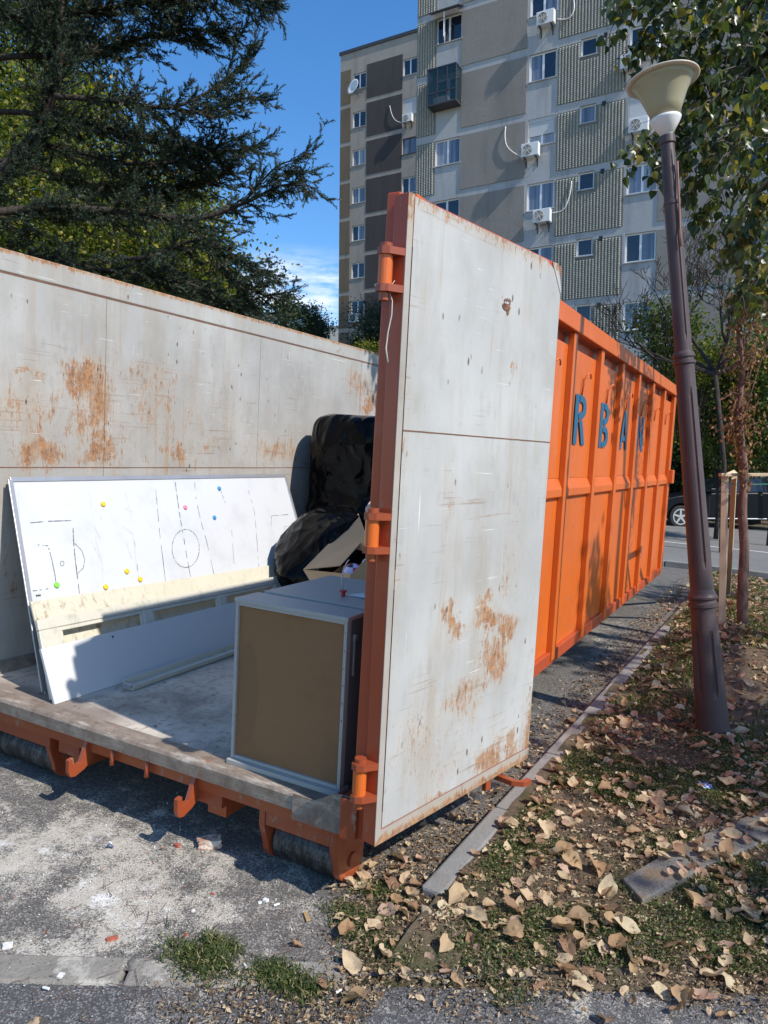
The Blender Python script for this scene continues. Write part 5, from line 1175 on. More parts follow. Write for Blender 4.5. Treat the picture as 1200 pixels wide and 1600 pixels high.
merged('foliage', variants, [Matrix.Translation(Vector(p)) @ leaf_rot() @ Matrix.Scale(random.uniform(.055, .088), 4) for p in rest], M['lf_pop'], pop)
# the rest of its crown stands right of the picture and throws the dappled shade
def shade_ok(q):
    x, y, z = wpx(q); return z < .3 or x > 1260 or y < -80
SC = []
def sunward(x, y, z, d): return tuple(np.array([x, y, z])+np.array(SUND)*d)
for c_, r_, nc in ((sunward(.12, 4.3, .35, 9), (.6, .5, .36), 9), (sunward(1.6, 5.2, 0, 10), (1.0, .9, .8), 13), (sunward(1.5, 3.0, 0, 8.5), (.85, .75, .6), 30), (sunward(2.1, 1.9, 0, 8), (.6, .5, .4), 16), (sunward(1.75, .95, 0, 8), (.3, .3, .25), 6), (sunward(.75, 2.4, 0, 9), (.3, .6, .3), 7), (sunward(.6, 8.2, 0, 10), (1.5, 1.3, 1.), 14)):
    C, _ = clumps(c_, r_, nc, 50, .24, .8, .1, shade_ok); SC.append(C)
    q_ = MB().tube([Vector((6.4, 4.15, 5.2)), Vector((6.4, 4.15, 5.2)).lerp(Vector(c_), .5)+Vector((0, 0, .3)), Vector(c_)], [.04, .03, .01], 5); q_.build('branch', M['bark'], pop, smooth=True)
SC = np.concatenate(SC)
merged('crown', variants, [Matrix.Translation(Vector(p)) @ leaf_rot() @ Matrix.Scale(random.uniform(.08, .13), 4) for p in SC if shade_ok(p)], M['lf_pop'], pop)

# ---- withered sapling tied to its stake
sb = ongv(1161, 978); sap = empty('sapling', tuple(sb), 'young tree with withered brown leaves beside the wooden stakes', 'tree')
SPX = [(1161, 985), (1160, 930), (1163, 860), (1160, 800), (1163, 740), (1158, 690), (1155, 640), (1160, 580), (1156, 520), (1160, 455)]
dS = float((sb-CAMW)@RW[2]); P = catmull([depth(x, y, dS) for x, y in SPX], 5); n = len(P)
tb = MB().tube(P, [.052*(1-.72*i/n)*(1+.1*noise.noise(p*9)) for i, p in enumerate(P)], 12); tb.build('trunk', M['bark_red'], sap, smooth=True)
LC = []; brm = MB()
for i in range(80):
    u = random.uniform(.42, 1.); a = P[int(u*(n-1))]; d = Vector((random.uniform(-1, 1), random.uniform(-1, 1), random.uniform(-.2, .9))).normalized(); l = random.uniform(.06, .26)*(1.0 if u > .6 else .5); e = a+d*l
    brm.tube([a, a+d*l*.6+Vector((0, 0, .02)), e-Vector((0, 0, .05))], [.007, .005, .002], 4, False)
    for q in range(random.randint(10, 26) if u > .55 else random.randint(3, 9)): LC.append(a.lerp(e, random.uniform(.3, 1.05))+Vector((random.gauss(0, .035), random.gauss(0, .035), random.gauss(-.05, .06))))
for px0, py0, nn_ in ((1192, 480, 130), (1185, 660, 40), (1165, 480, 110), (1200, 530, 50)):
    c = depth(px0, py0, dS+.1); LC += [Vector(c)+Vector((random.gauss(0, .07), random.gauss(0, .1), random.gauss(0, .17))) for _ in range(nn_)]
    brm.tube([P[int(.6*n)], Vector(c)], [.008, .003], 4, False)
brm.build('branch', M['bark_red'], sap); leaves('withered_foliage', np.array(LC), .042, M['lf_dead'], sap, kind='stuff', droop=1.2, wide=.5)
# ---- bare tree behind the lamp post
bt = empty('bare_tree', gpt(depth(1135, 640, 15)), 'leafless small tree with fine crooked twigs in front of the facade, behind the lamp', 'tree')
bm_ = MB(); LB = []
def grow(p, d, l, r, lev):
    pts = [p]; q = d.copy(); rr = [r]
    for s in range(4):
        q = (q+Vector((random.uniform(-.28, .28), random.uniform(-.28, .28), random.uniform(-.1, .25)))).normalized(); pts.append(pts[-1]+q*l/4); rr.append(max(.0055, r*(1-.16*(s+1))))
    bm_.tube(pts, rr, 5 if lev < 2 else 3, False)
    if lev >= 5: LB.append(pts[-1]); return
    for s in range(2 if lev < 1 else 3):
        i = random.randint(2, 4); e = (q+Vector((random.uniform(-1, 1), random.uniform(-1, 1), random.uniform(-.35, .75)))*.85).normalized(); grow(pts[i], e, l*random.uniform(.6, .85), r*.55, lev+1)
b0 = Vector(gpt(depth(1135, 640, 15))); t0 = Vector(depth(1118, 585, 15)); MB().tube([b0, b0.lerp(t0, .5)+Vector((.1, 0, 0)), t0], [.06, .05, .045], 10).build('trunk', M['bark_dark'], bt, smooth=True)
for d in ((-.9, .2, .6), (.3, -.3, 1), (.9, .2, .45), (-.4, .3, .9), (.6, .1, .8), (-.8, -.1, .2)): grow(t0, Vector(d).normalized(), 1.25, .055, 0)
bm_.build('twigs', M['bark_dark'], bt)['kind'] = 'stuff'
for px0, py0, dd, rr, nn, sz, mt, lab in ((1035, 520, 16.5, (.62, .5, .75), 26, .085, 'lf_mid', 'thin green shrub left of the lamp post, level with the container top'),
        (1095, 560, 17, (.9, .8, .7), 26, .09, 'lf_yellow', 'yellow leaved shrub right behind the lamp post'),
        (1125, 630, 18, (1.3, 1., 1.3), 75, .10, 'lf_mid', 'round green tree above the parked car, left of the sapling'), (1210, 600, 17, (1.4, 1., 1.9), 80, .10, 'lf_mid', 'green tree behind the withered sapling at the right edge'),
        (1190, 700, 25.2, (3.0, .7, 1.6), 120, .15, 'lf_yellow', 'pale green hedge tree directly over the car roof'), (1075, 690, 27, (2.8, .8, 2.8), 130, .16, 'lf_dark', 'dark evergreen behind the lamp post and the car bonnet'), (1130, 640, 28, (4.2, .7, 2.8), 170, .17, 'lf_dark', 'dark tree mass rising between car and facade'),
        (1250, 480, 21, (1.8, 1.2, 2.2), 40, .11, 'lf_mid', 'tall green tree by the facade, at the right picture edge')):
    c = depth(px0, py0, dd); tree('shrub' if rr[0] < 1 else 'broadleaf_tree', lab, gpt(c), c, rr, nn, 120, .22 if rr[0] < 1 else .3, sz, M[mt], M['bark_dark'], .06, 'trees and shrubs along the street', cat='shrub' if rr[0] < 1 else 'tree')
# ================================================================== lamp post, stakes, car, far street lamp
def lathe(name, prof, mat, parent, n=32, smooth=True, groove=None):
    m = MB(); V = []; F = []
    for i, (z, r) in enumerate(prof):
        for j in range(n):
            a = j*2*math.pi/n; rr = r*(1-(groove(z, j) if groove else 0)); V.append((rr*math.cos(a), rr*math.sin(a), z))
    for i in range(len(prof)-1):
        for j in range(n): F.append((i*n+j, i*n+(j+1) % n, (i+1)*n+(j+1) % n, (i+1)*n+j))
    F += [tuple(range(n))[::-1], tuple((len(prof)-1)*n+j for j in range(n))]
    return m.add(V, F).build(name, mat, parent, smooth=smooth, loc=(0, 0, 0))
k = NT('brown_lamp_paint', .5, 0, .4); c = k.mix(k.noise(5, 6, .7), (.048, .031, .032), (.088, .06, .06)); c = k.mix(k.step(k.noise(40, 6, .8), .64, .7), c, (.2, .15, .13)); k.col(c); k.bump(k.noise(20, 5), .2, .005); M['lamp'] = k.m
Bp = ongv(1114, 1146); zd = float((Bp-CAMW)@RW[2]); Tp = depth(1042, 214, zd-.05)
lp = empty('lamp_post', tuple(Bp), 'leaning brown fluted lamp post with a wide flared lampshade', 'street lamp'); ax = Vector(Tp)-Vector(Bp); HT = ax.length
del lp['off']; lp.matrix_world = Matrix.Translation(Vector(Bp)) @ ax.to_track_quat('Z', 'Y').to_matrix().to_4x4()
wid = lambda px_: px_/2*zd/1164
def fr_(py):  # height along the axis where the post crosses this pixel row
    return min(np.linspace(0, HT, 600), key=lambda h: abs(wpx(Vector(Bp)+ax*(h/HT))[1]-py))
h_c1, h_c2, h_c3 = float(fr_(935)), float(fr_(562)), float(fr_(318))
r_b, r_1, r_2, r_3, r_4, r_5 = wid(50), wid(39), wid(34.5), wid(28.5), wid(25.5), wid(20.5)
prof = [(-.15, r_b*1.02), (.0, r_b), (h_c1-.09, r_1*.98), (h_c1-.055, r_1), (h_c1-.05, r_1*1.14), (h_c1-.03, r_1*1.15), (h_c1-.025, r_1*1.03), (h_c1-.01, r_1*1.0), (h_c1, r_1*1.12), (h_c1+.012, r_1*1.14), (h_c1+.03, r_1*.98), (h_c1+.06, r_2),
        (h_c2-.06, r_3), (h_c2-.035, r_3*1.02), (h_c2-.03, r_3*1.17), (h_c2-.012, r_3*1.17), (h_c2-.008, r_3*1.0), (h_c2+.008, r_3*1.0), (h_c2+.012, r_3*1.15), (h_c2+.03, r_3*1.14), (h_c2+.05, r_4), (h_c3-.02, r_5*1.15), (h_c3-.012, r_5*1.25), (h_c3+.004, r_5*1.25), (h_c3+.01, r_5*1.12), (HT-.05, r_5*.98), (HT-.045, r_5*1.2), (HT, r_5*1.2)]
zs = sorted(set([p[0] for p in prof]+list(np.linspace(0, HT, 80)))); pf = [(z, float(np.interp(z, [p[0] for p in prof], [p[1] for p in prof]))) for z in zs]
def groove(z, j):
    if j % 8 not in (2, 3): return 0
    for a, b in ((.25, h_c1-.22), (h_c1+.22, h_c2-.2), (h_c2+.12, h_c3-.06), (h_c3+.06, HT-.12)):
        if a < z < b: return .13
    return 0
lathe('pole', pf, M['lamp'], lp, 48, False, groove)
k = NT('lamp_glass', .35, 0, .4); k.col(k.mix(k.noise(3, 4), (.46, .42, .27), (.56, .52, .36))); k.trans((.55, .5, .3), .35); M['lglass'] = k.m
kz, kr = .60, .73
hd = lambda P: [(HT+z*kz, r*kr) for z, r in P]
lathe('socket', hd([(-.01, .045), (.025, .046), (.03, .055), (.16, .122), (.185, .128), (.187, .10)]), M['white_metal'], lp)
lathe('lampshade', hd([(.189, .113), (.30, .145), (.45, .195), (.53, .232), (.57, .262)]), M['lglass'], lp, 40)
lathe('rim', hd([(.568, .24), (.571, .285), (.578, .298), (.588, .295), (.592, .20), (.606, .10), (.61, .01)]), plain('cream_rim', (.62, .57, .46), .4), lp, 40)
a_ = Vector(lp.matrix_world.inverted() @ Vector(depth(1060, 290, zd-.1))); b_ = Vector(lp.matrix_world.inverted() @ Vector(depth(1064, 385, zd-.1)))
MB().tube([a_.lerp(b_, t)+Vector((.006*math.sin(t*9), 0, 0)) for t in np.linspace(-.4, 1, 8)], .006, 6).build('loose_cable', plain('rust_brown_cable', (.25, .11, .07), .6), lp, smooth=True, loc=(0, 0, 0))
# stakes around the sapling
k = NT('stake_wood', .8, 0, .2); n_ = k.noise(12, 6, .7, k.map((1, 1, .08))); k.col(k.mix(n_, (.44, .32, .20), (.62, .50, .34))); k.bump(n_, .3, .004); M['stake'] = k.m
s1 = ongv(1128, 978); dz = float((s1-CAMW)@RW[2]); t1 = depth(1133, 742, dz)
st = empty('tree_stake', tuple(s1), 'pale wooden stake frame with a top bar and green tie around the sapling', 'tree stake')
def beam(a, b, w_, d_, name='post'):
    a, b = Vector(a), Vector(b); z = (b-a).normalized(); x = z.cross(Vector((0, 1, 0))).normalized(); y = z.cross(x); m = MB(); V = []
    for p in (a, b):
        for sx_, sy_ in ((-1, -1), (1, -1), (1, 1), (-1, 1)): V.append(p+x*sx_*w_/2+y*sy_*d_/2)
    return m.add(V, [(0, 3, 2, 1), (4, 5, 6, 7), (0, 1, 5, 4), (1, 2, 6, 5), (2, 3, 7, 6), (3, 0, 4, 7)]).build(name, M['stake'], st, bevel=.004)
beam((s1[0], s1[1], s1[2]-.1), t1, .062, .045)
t2 = depth(1147, 746, dz+.45); s2 = ongv(1138, 925); beam((s2[0], s2[1], s2[2]-.1), t2, .05, .05)
t3 = depth(1290, 745, dz+.1); s3 = gpt(t3); beam((s3[0], s3[1], s3[2]-.1), (t3[0], t3[1], t3[2]-.03), .06, .045)
tb1 = depth(1125, 742, dz-.03); beam(tb1, depth(1300, 741, dz+.05), .03, .06, 'top_bar'); beam(depth(1131, 746, dz+.0), depth(1148, 738, dz+.5), .05, .03, 'top_bar')
MB().tube([depth(x, y, dz+d_) for x, y, d_ in ((1128, 752, -.04), (1150, 757, .0), (1170, 757, -.03), (1230, 756, 0))], .004, 5).build('tie_wire', plain('green_wire', (.03, .22, .12), .5), st, smooth=True)
# far street lamp behind the door
p = depth(592, 448, 19); q = depth(606, 455, 19); r = empty('street_lamp', gpt(depth(640, 455, 19)), 'distant white street lamp head poking out left of the container post', 'street lamp')
g_ = gpt(depth(640, 455, 19)); d = (Vector(q)-Vector(p)).normalized()
MB().tube([Vector(p)-d*.12, Vector(p)-d*.05, Vector(p)+d*.12, Vector(q)+d*.03], [.02, .075, .09, .04], 12).build('lamp_head', M['white_metal'], r, smooth=True)
MB().tube([Vector(q), Vector(q)+d*.3, Vector((g_[0], g_[1], q[2]-.25)), Vector((g_[0], g_[1], q[2]-.8)), Vector(g_)], [.03, .03, .04, .05, .06], 8).build('pole', M['dark_metal'], r, smooth=True)
# ---- parked car
wf, wr = ong(1045, 819), ong(1197, 827); fx = Vector(wf-wr); fx.z = 0; WBs = fx.length; fx.normalize()
car = empty('parked_car', tuple((wf+wr)/2), 'black estate car parked across the street behind the stakes', 'car'); del car['off']
sidev = Vector((-fx.y, fx.x, 0)); 
if sidev.dot(Vector(CAMW)-Vector(wf)) < 0: sidev = -sidev
mm = Matrix.Identity(4)
for i in range(3): mm[i][0] = fx[i]; mm[i][1] = sidev[i]; mm[i][2] = (0, 0, 1)[i]; mm[i][3] = ((wf+wr)/2)[i]
if mm.to_3x3().determinant() < 0: mm[0][0] = mm[0][0]
car.matrix_world = mm @ Matrix.Translation((0, -.12, .0)); h = WBs/2
k = NT('black_car_paint', .35, 0, .15); k.col((.004, .005, .009)); M['cpaint'] = k.m
k = NT('car_glass', .05, 0, .6); k.col((.012, .018, .022)); M['cglass'] = k.m; M['tyre'] = plain('tyre', (.012, .012, .012), .8); M['rim'] = plain('alloy', (.50, .50, .52), .3, .7, .05)
W_ = 1.78
def arch(cx, r, n=10): return [(cx+r*math.cos(a), .33+r*math.sin(a)) for a in np.linspace(math.pi*.02, math.pi*.98, n)]
low = [(-h-.85, .42), (-h-.38, .30)]+arch(-h, .38)[::-1]+[(-h+.39, .24), (h-.39, .24)]+arch(h, .38)[::-1]+[(h+.45, .26), (h+.82, .38), (h+.86, .62), (h+.72, .80), (h+.1, .93), (h-.62, 1.02), (-h+.2, 1.06), (-h-.7, 1.02), (-h-.9, .8)]
def body_mesh(poly, y0, y1, name, mat, parent, tumble=0, zt=None, bev=.03):
    fn = lambda s: (lambda x, z: (x, s*(W_/2-(tumble*(z-1.0) if tumble else 0)), z))
    o = MB().prism(poly, fn(-1), fn(1)).build(name, mat, parent, bevel=bev, loc=(0, 0, 0)); bm_tri(o); o.data.polygons.foreach_set('use_smooth', [False]*len(o.data.polygons)); return o
body_mesh(low, 0, 0, 'body', M['cpaint'], car)
top = [(h-.72, 1.0), (h-1.5, 1.44), (h-1.9, 1.53), (-h+.3, 1.56), (-h-.35, 1.50), (-h-.75, 1.28), (-h-.86, 1.0)]
body_mesh(top, 0, 0, 'roof', M['cpaint'], car, .22)
for nm, poly in (('window', [(h-.95, 1.06), (h-1.52, 1.38), (h-1.75, 1.43), (h-1.82, 1.07)]), ('window', [(h-1.9, 1.07), (h-1.84, 1.44), (-h+.62, 1.47), (-h+.60, 1.09)]), ('window', [(-h+.52, 1.09), (-h+.54, 1.47), (-h-.2, 1.44), (-h-.55, 1.25), (-h-.5, 1.12)])):
    for s in (1, -1):
        f0 = lambda x, z: (x, s*(W_/2-.22*(z-1.)-.004), z); f1 = lambda x, z: (x, s*(W_/2-.22*(z-1.)+.006), z); o = MB().prism(poly, f0, f1).build(nm, M['cglass'], car, loc=(0, 0, 0)); bm_tri(o)
MB().add([(h-.74+.012, -.78, 1.03), (h-.74+.012, .78, 1.03), (h-1.5+.012, .68, 1.44), (h-1.5+.012, -.68, 1.44)], [(0, 1, 2, 3)]).build('windscreen', M['cglass'], car, loc=(0, 0, 0))
for x in (h, -h):
    for s in (1, -1):
        y = s*(W_/2-.11); o = MB().tube([(x, y-.1, .33), (x, y+.1, .33)], .33, 28).build('wheel', M['tyre'], car, bevel=.025, loc=(0, 0, 0)); yf = y+s*.102
        m = MB().tube([(x, yf-s*.03, .33), (x, yf-s*.005, .33)], .215, 24)
        m.build('rim_well', M['black'], o, loc=(0, 0, 0)); m = MB()
        for a in range(24):
            a0, a1 = a*math.pi/12, (a+1)*math.pi/12; m.add([(x+r_*math.cos(t_), yf+s*.004, .33+r_*math.sin(t_)) for r_, t_ in ((.20, a0), (.235, a0), (.235, a1), (.20, a1))], [(0, 1, 2, 3)])
        for a in range(5):
            t_ = a*2*math.pi/5+.3; c_, s_ = math.cos(t_), math.sin(t_); m.add([(x+r_*c_-w__*s_, yf+s*.003, .33+r_*s_+w__*c_) for r_, w__ in ((.03, -.035), (.205, -.022), (.205, .022), (.03, .035))], [(0, 1, 2, 3)])
        m.tube([(x, yf, .33), (x, yf+s*.012, .33)], .045, 12).build('rim', M['rim'], o, loc=(0, 0, 0))
for x in (h-.85, -.02, -h+.42):
    MB().box((x, W_/2+.0005, .36), (x+.008, W_/2+.002, 1.02)).build('door_gap', M['black'], car, loc=(0, 0, 0))
MB().box((-h+.45, W_/2-.02, .27), (h-.45, W_/2+.012, .30)).build('sill_trim', M['rim'], car, bevel=.004, loc=(0, 0, 0))
for x in (.0, h-1.65): MB().box((x-.2+.3, W_/2, .93), (x-.03+.3, W_/2+.03, .955)).build('door_handle', M['cpaint'], car, bevel=.006, loc=(0, 0, 0))
MB().box((h-.95, W_/2-.02, 1.04), (h-.78, W_/2+.17, 1.17)).build('wing_mirror', M['cpaint'], car, bevel=.03, loc=(0, 0, 0))
MB().box((h+.5, W_/2-.25, .66), (h+.79, W_/2+.004, .80)).build('headlight', M['rim'], car, bevel=.03, loc=(0, 0, 0)); MB().box((h+.5, -W_/2-.004, .66), (h+.79, -W_/2+.25, .80)).build('headlight', M['rim'], car, bevel=.03, loc=(0, 0, 0))
# ================================================================== grass, fallen leaves and litter
def vz(x, y): return G(x, y)+max(-.0, verge_h(x, y) if x > KX+.02 else (tongue(x, y) if x < .62 and y < .55 else 0))
M['grass'] = leafmat('grass_blades', (.045, .068, .02), (.12, .15, .045), (.40, .33, .18), .3, .7)
def grassy(x, y):                                        # 0..1 how much grass grows here
    n = noise.noise(Vector((x*1.9+4, y*1.9, 1))); n2 = noise.noise(Vector((x*5, y*5, 9)))
    v = .45+.75*n+.45*n2
    if x < KX+.06 and ES*edge(x, y)+.06*n < 0: return -1
    if x < KX+.06:
        if not (y < .75): return 0
        v = .15+.9*n+.5*n2 if tongue(x, y) > 0 else -1
    if front(x, y) < .05: v -= .5
    if x > KX+.06: v += .1
    if front(x, y) < -.12: return 0
    return v
SLABS = [[ong(*p)[:2] for p in q] for q in ([(1003, 1431), (972, 1396), (1052, 1347), (1092, 1380)], [(1096, 1378), (1056, 1344), (1132, 1308), (1185, 1338)], [(1189, 1336), (1136, 1306), (1260, 1262), (1330, 1300)])]
def inpoly(x, y, P):
    c = False
    for i in range(len(P)):
        a, b = P[i], P[i-1]
        if (a[1] > y) != (b[1] > y) and x < (b[0]-a[0])*(y-a[1])/(b[1]-a[1])+a[0]: c = not c
    return c
def blades(name, pts, h, wd, mat):
    P = np.array(pts); n = len(P); a = RNG.uniform(0, 2*np.pi, n); ln = RNG.normal(0, .55, (n, 2)); hh = h*RNG.uniform(.4, 1.2, n)
    top = P+np.stack([ln[:, 0]*hh, ln[:, 1]*hh, hh*.8], 1); s = np.stack([np.cos(a), np.sin(a), 0*a], 1)*wd*RNG.uniform(.6, 1.3, n)[:, None]
    mid = (P+top)/2+np.stack([0*a, 0*a, hh*.14], 1)
    V = np.stack([P-s*.4, P+s*.4, mid+s*.5, top, mid-s*.5], 1).reshape(-1, 3)
    return tag(raw_mesh(name, V, np.arange(5*n).reshape(-1, 5), mat, attr=RNG.random(n)), kind='stuff')
pts = []
def scatter(n, xr, yr, dens, out, zoff=0., tries=8):
    c = 0
    for _ in range(n*tries):
        x, y = random.uniform(*xr), random.uniform(*yr)
        if c >= n: break
        if random.random() < dens(x, y) and not any(inpoly(x, y, q) for q in SLABS): out.append((x, y, vz(x, y)+zoff)); c += 1
sg = lambda x, y: max(0, min(1, (grassy(x, y)-.38)*3))
near = []; scatter(52000, (-.1, 2.3), (-.6, 2.6), sg, near, -.004)
# small round weed leaves sit among the blades
farp = []; scatter(30000, (KX+.08, 4.5), (2.6, 10.5), lambda x, y: sg(x, y), farp, -.004)
blades('grass', near, .024, .0042, M['grass']); blades('grass', farp, .05, .011, M['grass'])
wd_ = []
for p in random.sample(near, 16000): wd_.append((p[0]+random.gauss(0, .006), p[1]+random.gauss(0, .006), p[2]+random.uniform(.005, .024)))
leaves('weeds', np.array(wd_), .0125, M['grass'], None, up=.9, kind='stuff', wide=.8)
# tufts rooted in the cracks of the front kerb
tf = []
for px, py, s, n in ((312, 1502, .07, 1500), (440, 1532, .06, 1000), (345, 1480, .04, 350), (560, 1440, .06, 1100), (590, 1480, .06, 1200), (470, 1545, .05, 300), (1010, 890, .1, 200), (870, 958, .06, 200), (600, 1400, .06, 900)):
    c = ong(px, py)
    for _ in range(n): x, y = c[0]+random.gauss(0, s), c[1]+random.gauss(0, s*.55); tf.append((x, y, G(x, y)+.004))
blades('grass_tuft', tf, .026, .0045, M['grass'])
# crumbs, straw and bits
k = NT('straw_crumbs', .9, 0, .1); r = k.attr(); k.col(k.ramp(r, [(0, (.07, .045, .03)), (.4, (.17, .115, .07)), (.8, (.32, .235, .14)), (1., (.50, .40, .26))])); M['crumb'] = k.m
def bits(name, pts, smin, smax, mat, flat=.35, asp=(1.2, 4.5)):
    P = np.array(pts); n = len(P); a = RNG.uniform(0, 2*np.pi, n); t = np.stack([np.cos(a), np.sin(a), RNG.normal(0, flat, n)], 1); b = np.stack([-np.sin(a), np.cos(a), RNG.normal(0, flat, n)], 1)
    s = RNG.uniform(smin, smax, n)[:, None]**1.; q = s/RNG.uniform(*asp, n)[:, None]; u = np.array([0, 0, 1.])*s*.25
    V = np.stack([P-t*s/2, P+b*q/2+u, P+t*s/2, P-b*q/2], 1).reshape(-1, 3); return tag(raw_mesh(name, V, np.arange(4*n).reshape(-1, 4), mat, attr=RNG.random(n)), kind='stuff')
cr_ = []
def litterd(x, y):
    n = noise.noise(Vector((x*2.1, y*2.1, 22))); f = front(x, y); v = .55+.7*n
    if x < KX+.06:
        rr = math.hypot((x-.3)/.5, (y-.0)/.65); v = 1.15-rr+.5*n
        if y < .3: v *= sm(ES*edge(x, y)+.08*n, -.12, .05)
        if f < 0: v = .95-abs(x-.40)/.6+.4*n-max(0, -f-.25)*3
    elif f < .06: v = .55+.5*n-max(0, -f)*3.2
    return max(0, min(1, v))
scatter(60000, (-.4, 2.4), (-.75, 2.6), litterd, cr_, .004, 6); bits('leaf_crumbs', cr_, .006, .024, M['crumb'], .3, (2, 9))
cr2 = []; scatter(26000, (KX+.06, 4.5), (2.6, 11), lambda x, y: min(1, .45+.6*noise.noise(Vector((x*1.6, y*1.6, 2)))+.5*sm(y, 3, 6)), cr2, .006); bits('leaf_crumbs', cr2, .012, .035, M['crumb'])
cr3 = []
for _ in range(5000):
    x = KX-.09-abs(random.gauss(0, .14)); y = random.uniform(.3, 9); cr3.append((x, y, G(x, y)+.003))
bits('leaf_crumbs', cr3, .006, .03, M['crumb'])
# plaster crumbs on the dusty asphalt
k = NT('plaster_bits', .9); r = k.attr(); k.col(k.ramp(r, [(0, (.2, .19, .18)), (.5, (.38, .36, .32)), (.85, (.60, .57, .52)), (.93, (.66, .63, .58)), (.95, (.42, .13, .08)), (1, (.42, .13, .08))])); M['plast'] = k.m
pl_ = []
for px, py, sx_, sy_, n in ((190, 1400, 90, 45, 1500), (60, 1340, 60, 50, 700), (250, 1290, 90, 40, 500), (400, 1420, 90, 50, 500), (100, 1500, 90, 25, 500), (300, 1560, 200, 25, 260), (800, 1575, 250, 25, 200), (200, 1250, 120, 40, 500)):
    for _ in range(n):
        a, b = random.gauss(px, sx_), random.gauss(py, sy_)
        if b < 1235 or a < -60: continue
        p = ong(a, b); pl_.append((p[0], p[1], p[2]+.0035))
bits('plaster_crumbs', pl_, .002, .0075, M['plast'], .5, (1., 1.8))
twg = MB()
for _ in range(240):
    a, b = random.choice(((random.gauss(210, 70), random.gauss(1430, 30)), (random.gauss(250, 120), random.gauss(1555, 15)), (random.uniform(520, 1200), random.uniform(1300, 1590)), (random.uniform(560, 1200), random.uniform(1200, 1500)), (random.gauss(420, 80), random.gauss(1480, 30))))
    p = Vector(ong(a, b)); p.z = vz(p.x, p.y)+.008; th = random.uniform(0, 3.14); l = random.uniform(.02, .08); d = Vector((math.cos(th), math.sin(th), random.uniform(-.05, .15))); twg.tube([p, p+d*l*.5+Vector((random.gauss(0, .004), random.gauss(0, .004), 0)), p+d*l], [.0011, .001, .0006], 4)
tag(twg.build('dry_twigs', M['bark_red']), kind='stuff')
# fallen leaves: the nearest three hundred one by one, the rest together
k = NT('dry_leaf', .75, 0, .25); r = k.attr()
v = r; n_ = k.noise(30, 5, .7)
c = k.ramp(v, [(0, (.50, .36, .21)), (.12, (.64, .50, .32)), (.25, (.54, .37, .22)), (.38, (.66, .56, .36)), (.5, (.38, .23, .12)), (.62, (.46, .31, .17)), (.73, (.22, .12, .075)), (.82, (.55, .37, .27)), (.9, (.29, .17, .10)), (1., (.14, .08, .05))]); c = k.mix(k.math('MULTIPLY', k.step(n_, .45, .7), .5), c, (.30, .17, .10)); k.col(c); k.trans((.45, .28, .12), .25); k.bump(n_, .4, .004); M['dry'] = k.m
dv = []
for v in range(10):
    cu, fo, wob = random.uniform(.1, .75), random.uniform(.05, .5), random.uniform(.03, .09); V = [(0, .35, 0)]; n = 15; W2 = []
    prof_ = lambda a: .5*(1+.18*math.cos(a))*(1+.1*math.sin(3*a+v))
    V = [(0, 0, 0)]; F = []
    for ring in (.36, .7, 1.):
        for j in range(n):
            a = j*2*math.pi/n; aa = min(a, 2*math.pi-a); r_ = (.5*(1+.14*math.cos(a))+.16*math.exp(-(aa/.33)**2)-.10*math.exp(-((math.pi-aa)/.3)**2))*(1+(.13 if ring == 1. else .0)*noise.noise(Vector((math.cos(a)*3+v*5, math.sin(a)*3, 0)))+(.05*(-1)**j if ring == 1. else 0))*ring; x = r_*math.sin(a)*(.82 if v % 2 else 1.); y = r_*math.cos(a)*1.15
            z = fo*abs(x)*.9+cu*(y*y)*.5*(1 if v % 3 else -1)+wob*math.sin(a*3+v)*ring+.16*noise.noise(Vector((x*5+v*7, y*5, 1)))+(.10*max(0, math.sin(a+v))*(ring == 1.)); V.append((x, y, z))
    F = [(0, 1+j, 1+(j+1) % n) for j in range(n)]+[(b_+1+j, b_+1+n+j, b_+1+n+(j+1) % n) for b_ in (0, n) for j in range(n)]+[(b_+1+j, b_+1+n+(j+1) % n, b_+1+(j+1) % n) for b_ in (0, n) for j in range(n)]
    zmin = min(q[2] for q in V); V = [(x, y, z-zmin) for x, y, z in V]
    V += [(-.012, -.5, V[0][2]*.3), (.012, -.5, V[0][2]*.3), (.03, -.95, .03), (.018, -.96, .03)]; b = len(V); F += [(b-4, b-3, b-2), (b-4, b-2, b-1)]
    me = bpy.data.meshes.new('fallen_leaf'); me.from_pydata(V, [], F); me.update(); at_ = me.attributes.new('rnd', 'FLOAT', 'FACE'); at_.data.foreach_set('value', [v*.1]*len(F)); me.polygons.foreach_set('use_smooth', [True]*len(F)); me.materials.append(M['dry']); dv.append(me)
LP = []
def leafd(x, y):
    n = noise.noise(Vector((x*2.4+9, y*2.4, 40))); f = front(x, y); v = .55+.85*n
    if x < KX+.05:
        if y > .5: v = .12 if x > KX-.3 else 0
        else: v = (.6-math.hypot(x-.3, y+.05)*.5+.4*n)*sm(ES*edge(x, y)+.06*n, -.07, .03)
        if f < -.05: v -= .15
    elif f < .02: v = .4+.5*n+f*1.6
    if y > 3: v = v*.8
    return max(0, min(1, v))
P_ = []
for _ in range(52000):
    x, y = random.uniform(-.35, 3.6), random.uniform(-.85, 10.5)
    if random.random() < leafd(x, y)*.62*(1 if y < 3 else .6): P_.append((x, y))
for px, py in ((460, 1480), (255, 1330), (500, 1545), (655, 1560), (545, 1590), (45, 1600)): q = ong(px, py); P_.append((q[0], q[1]))
vis = []; rest = []
for x, y in P_:
    q = wpx((x, y, vz(x, y))); (vis if 0 < q[0] < 1200 and q[1] < 1600 else rest).append((x, y, q[2]))
vis.sort(key=lambda q: q[2]); rest += vis[300:]; vis = vis[:300]
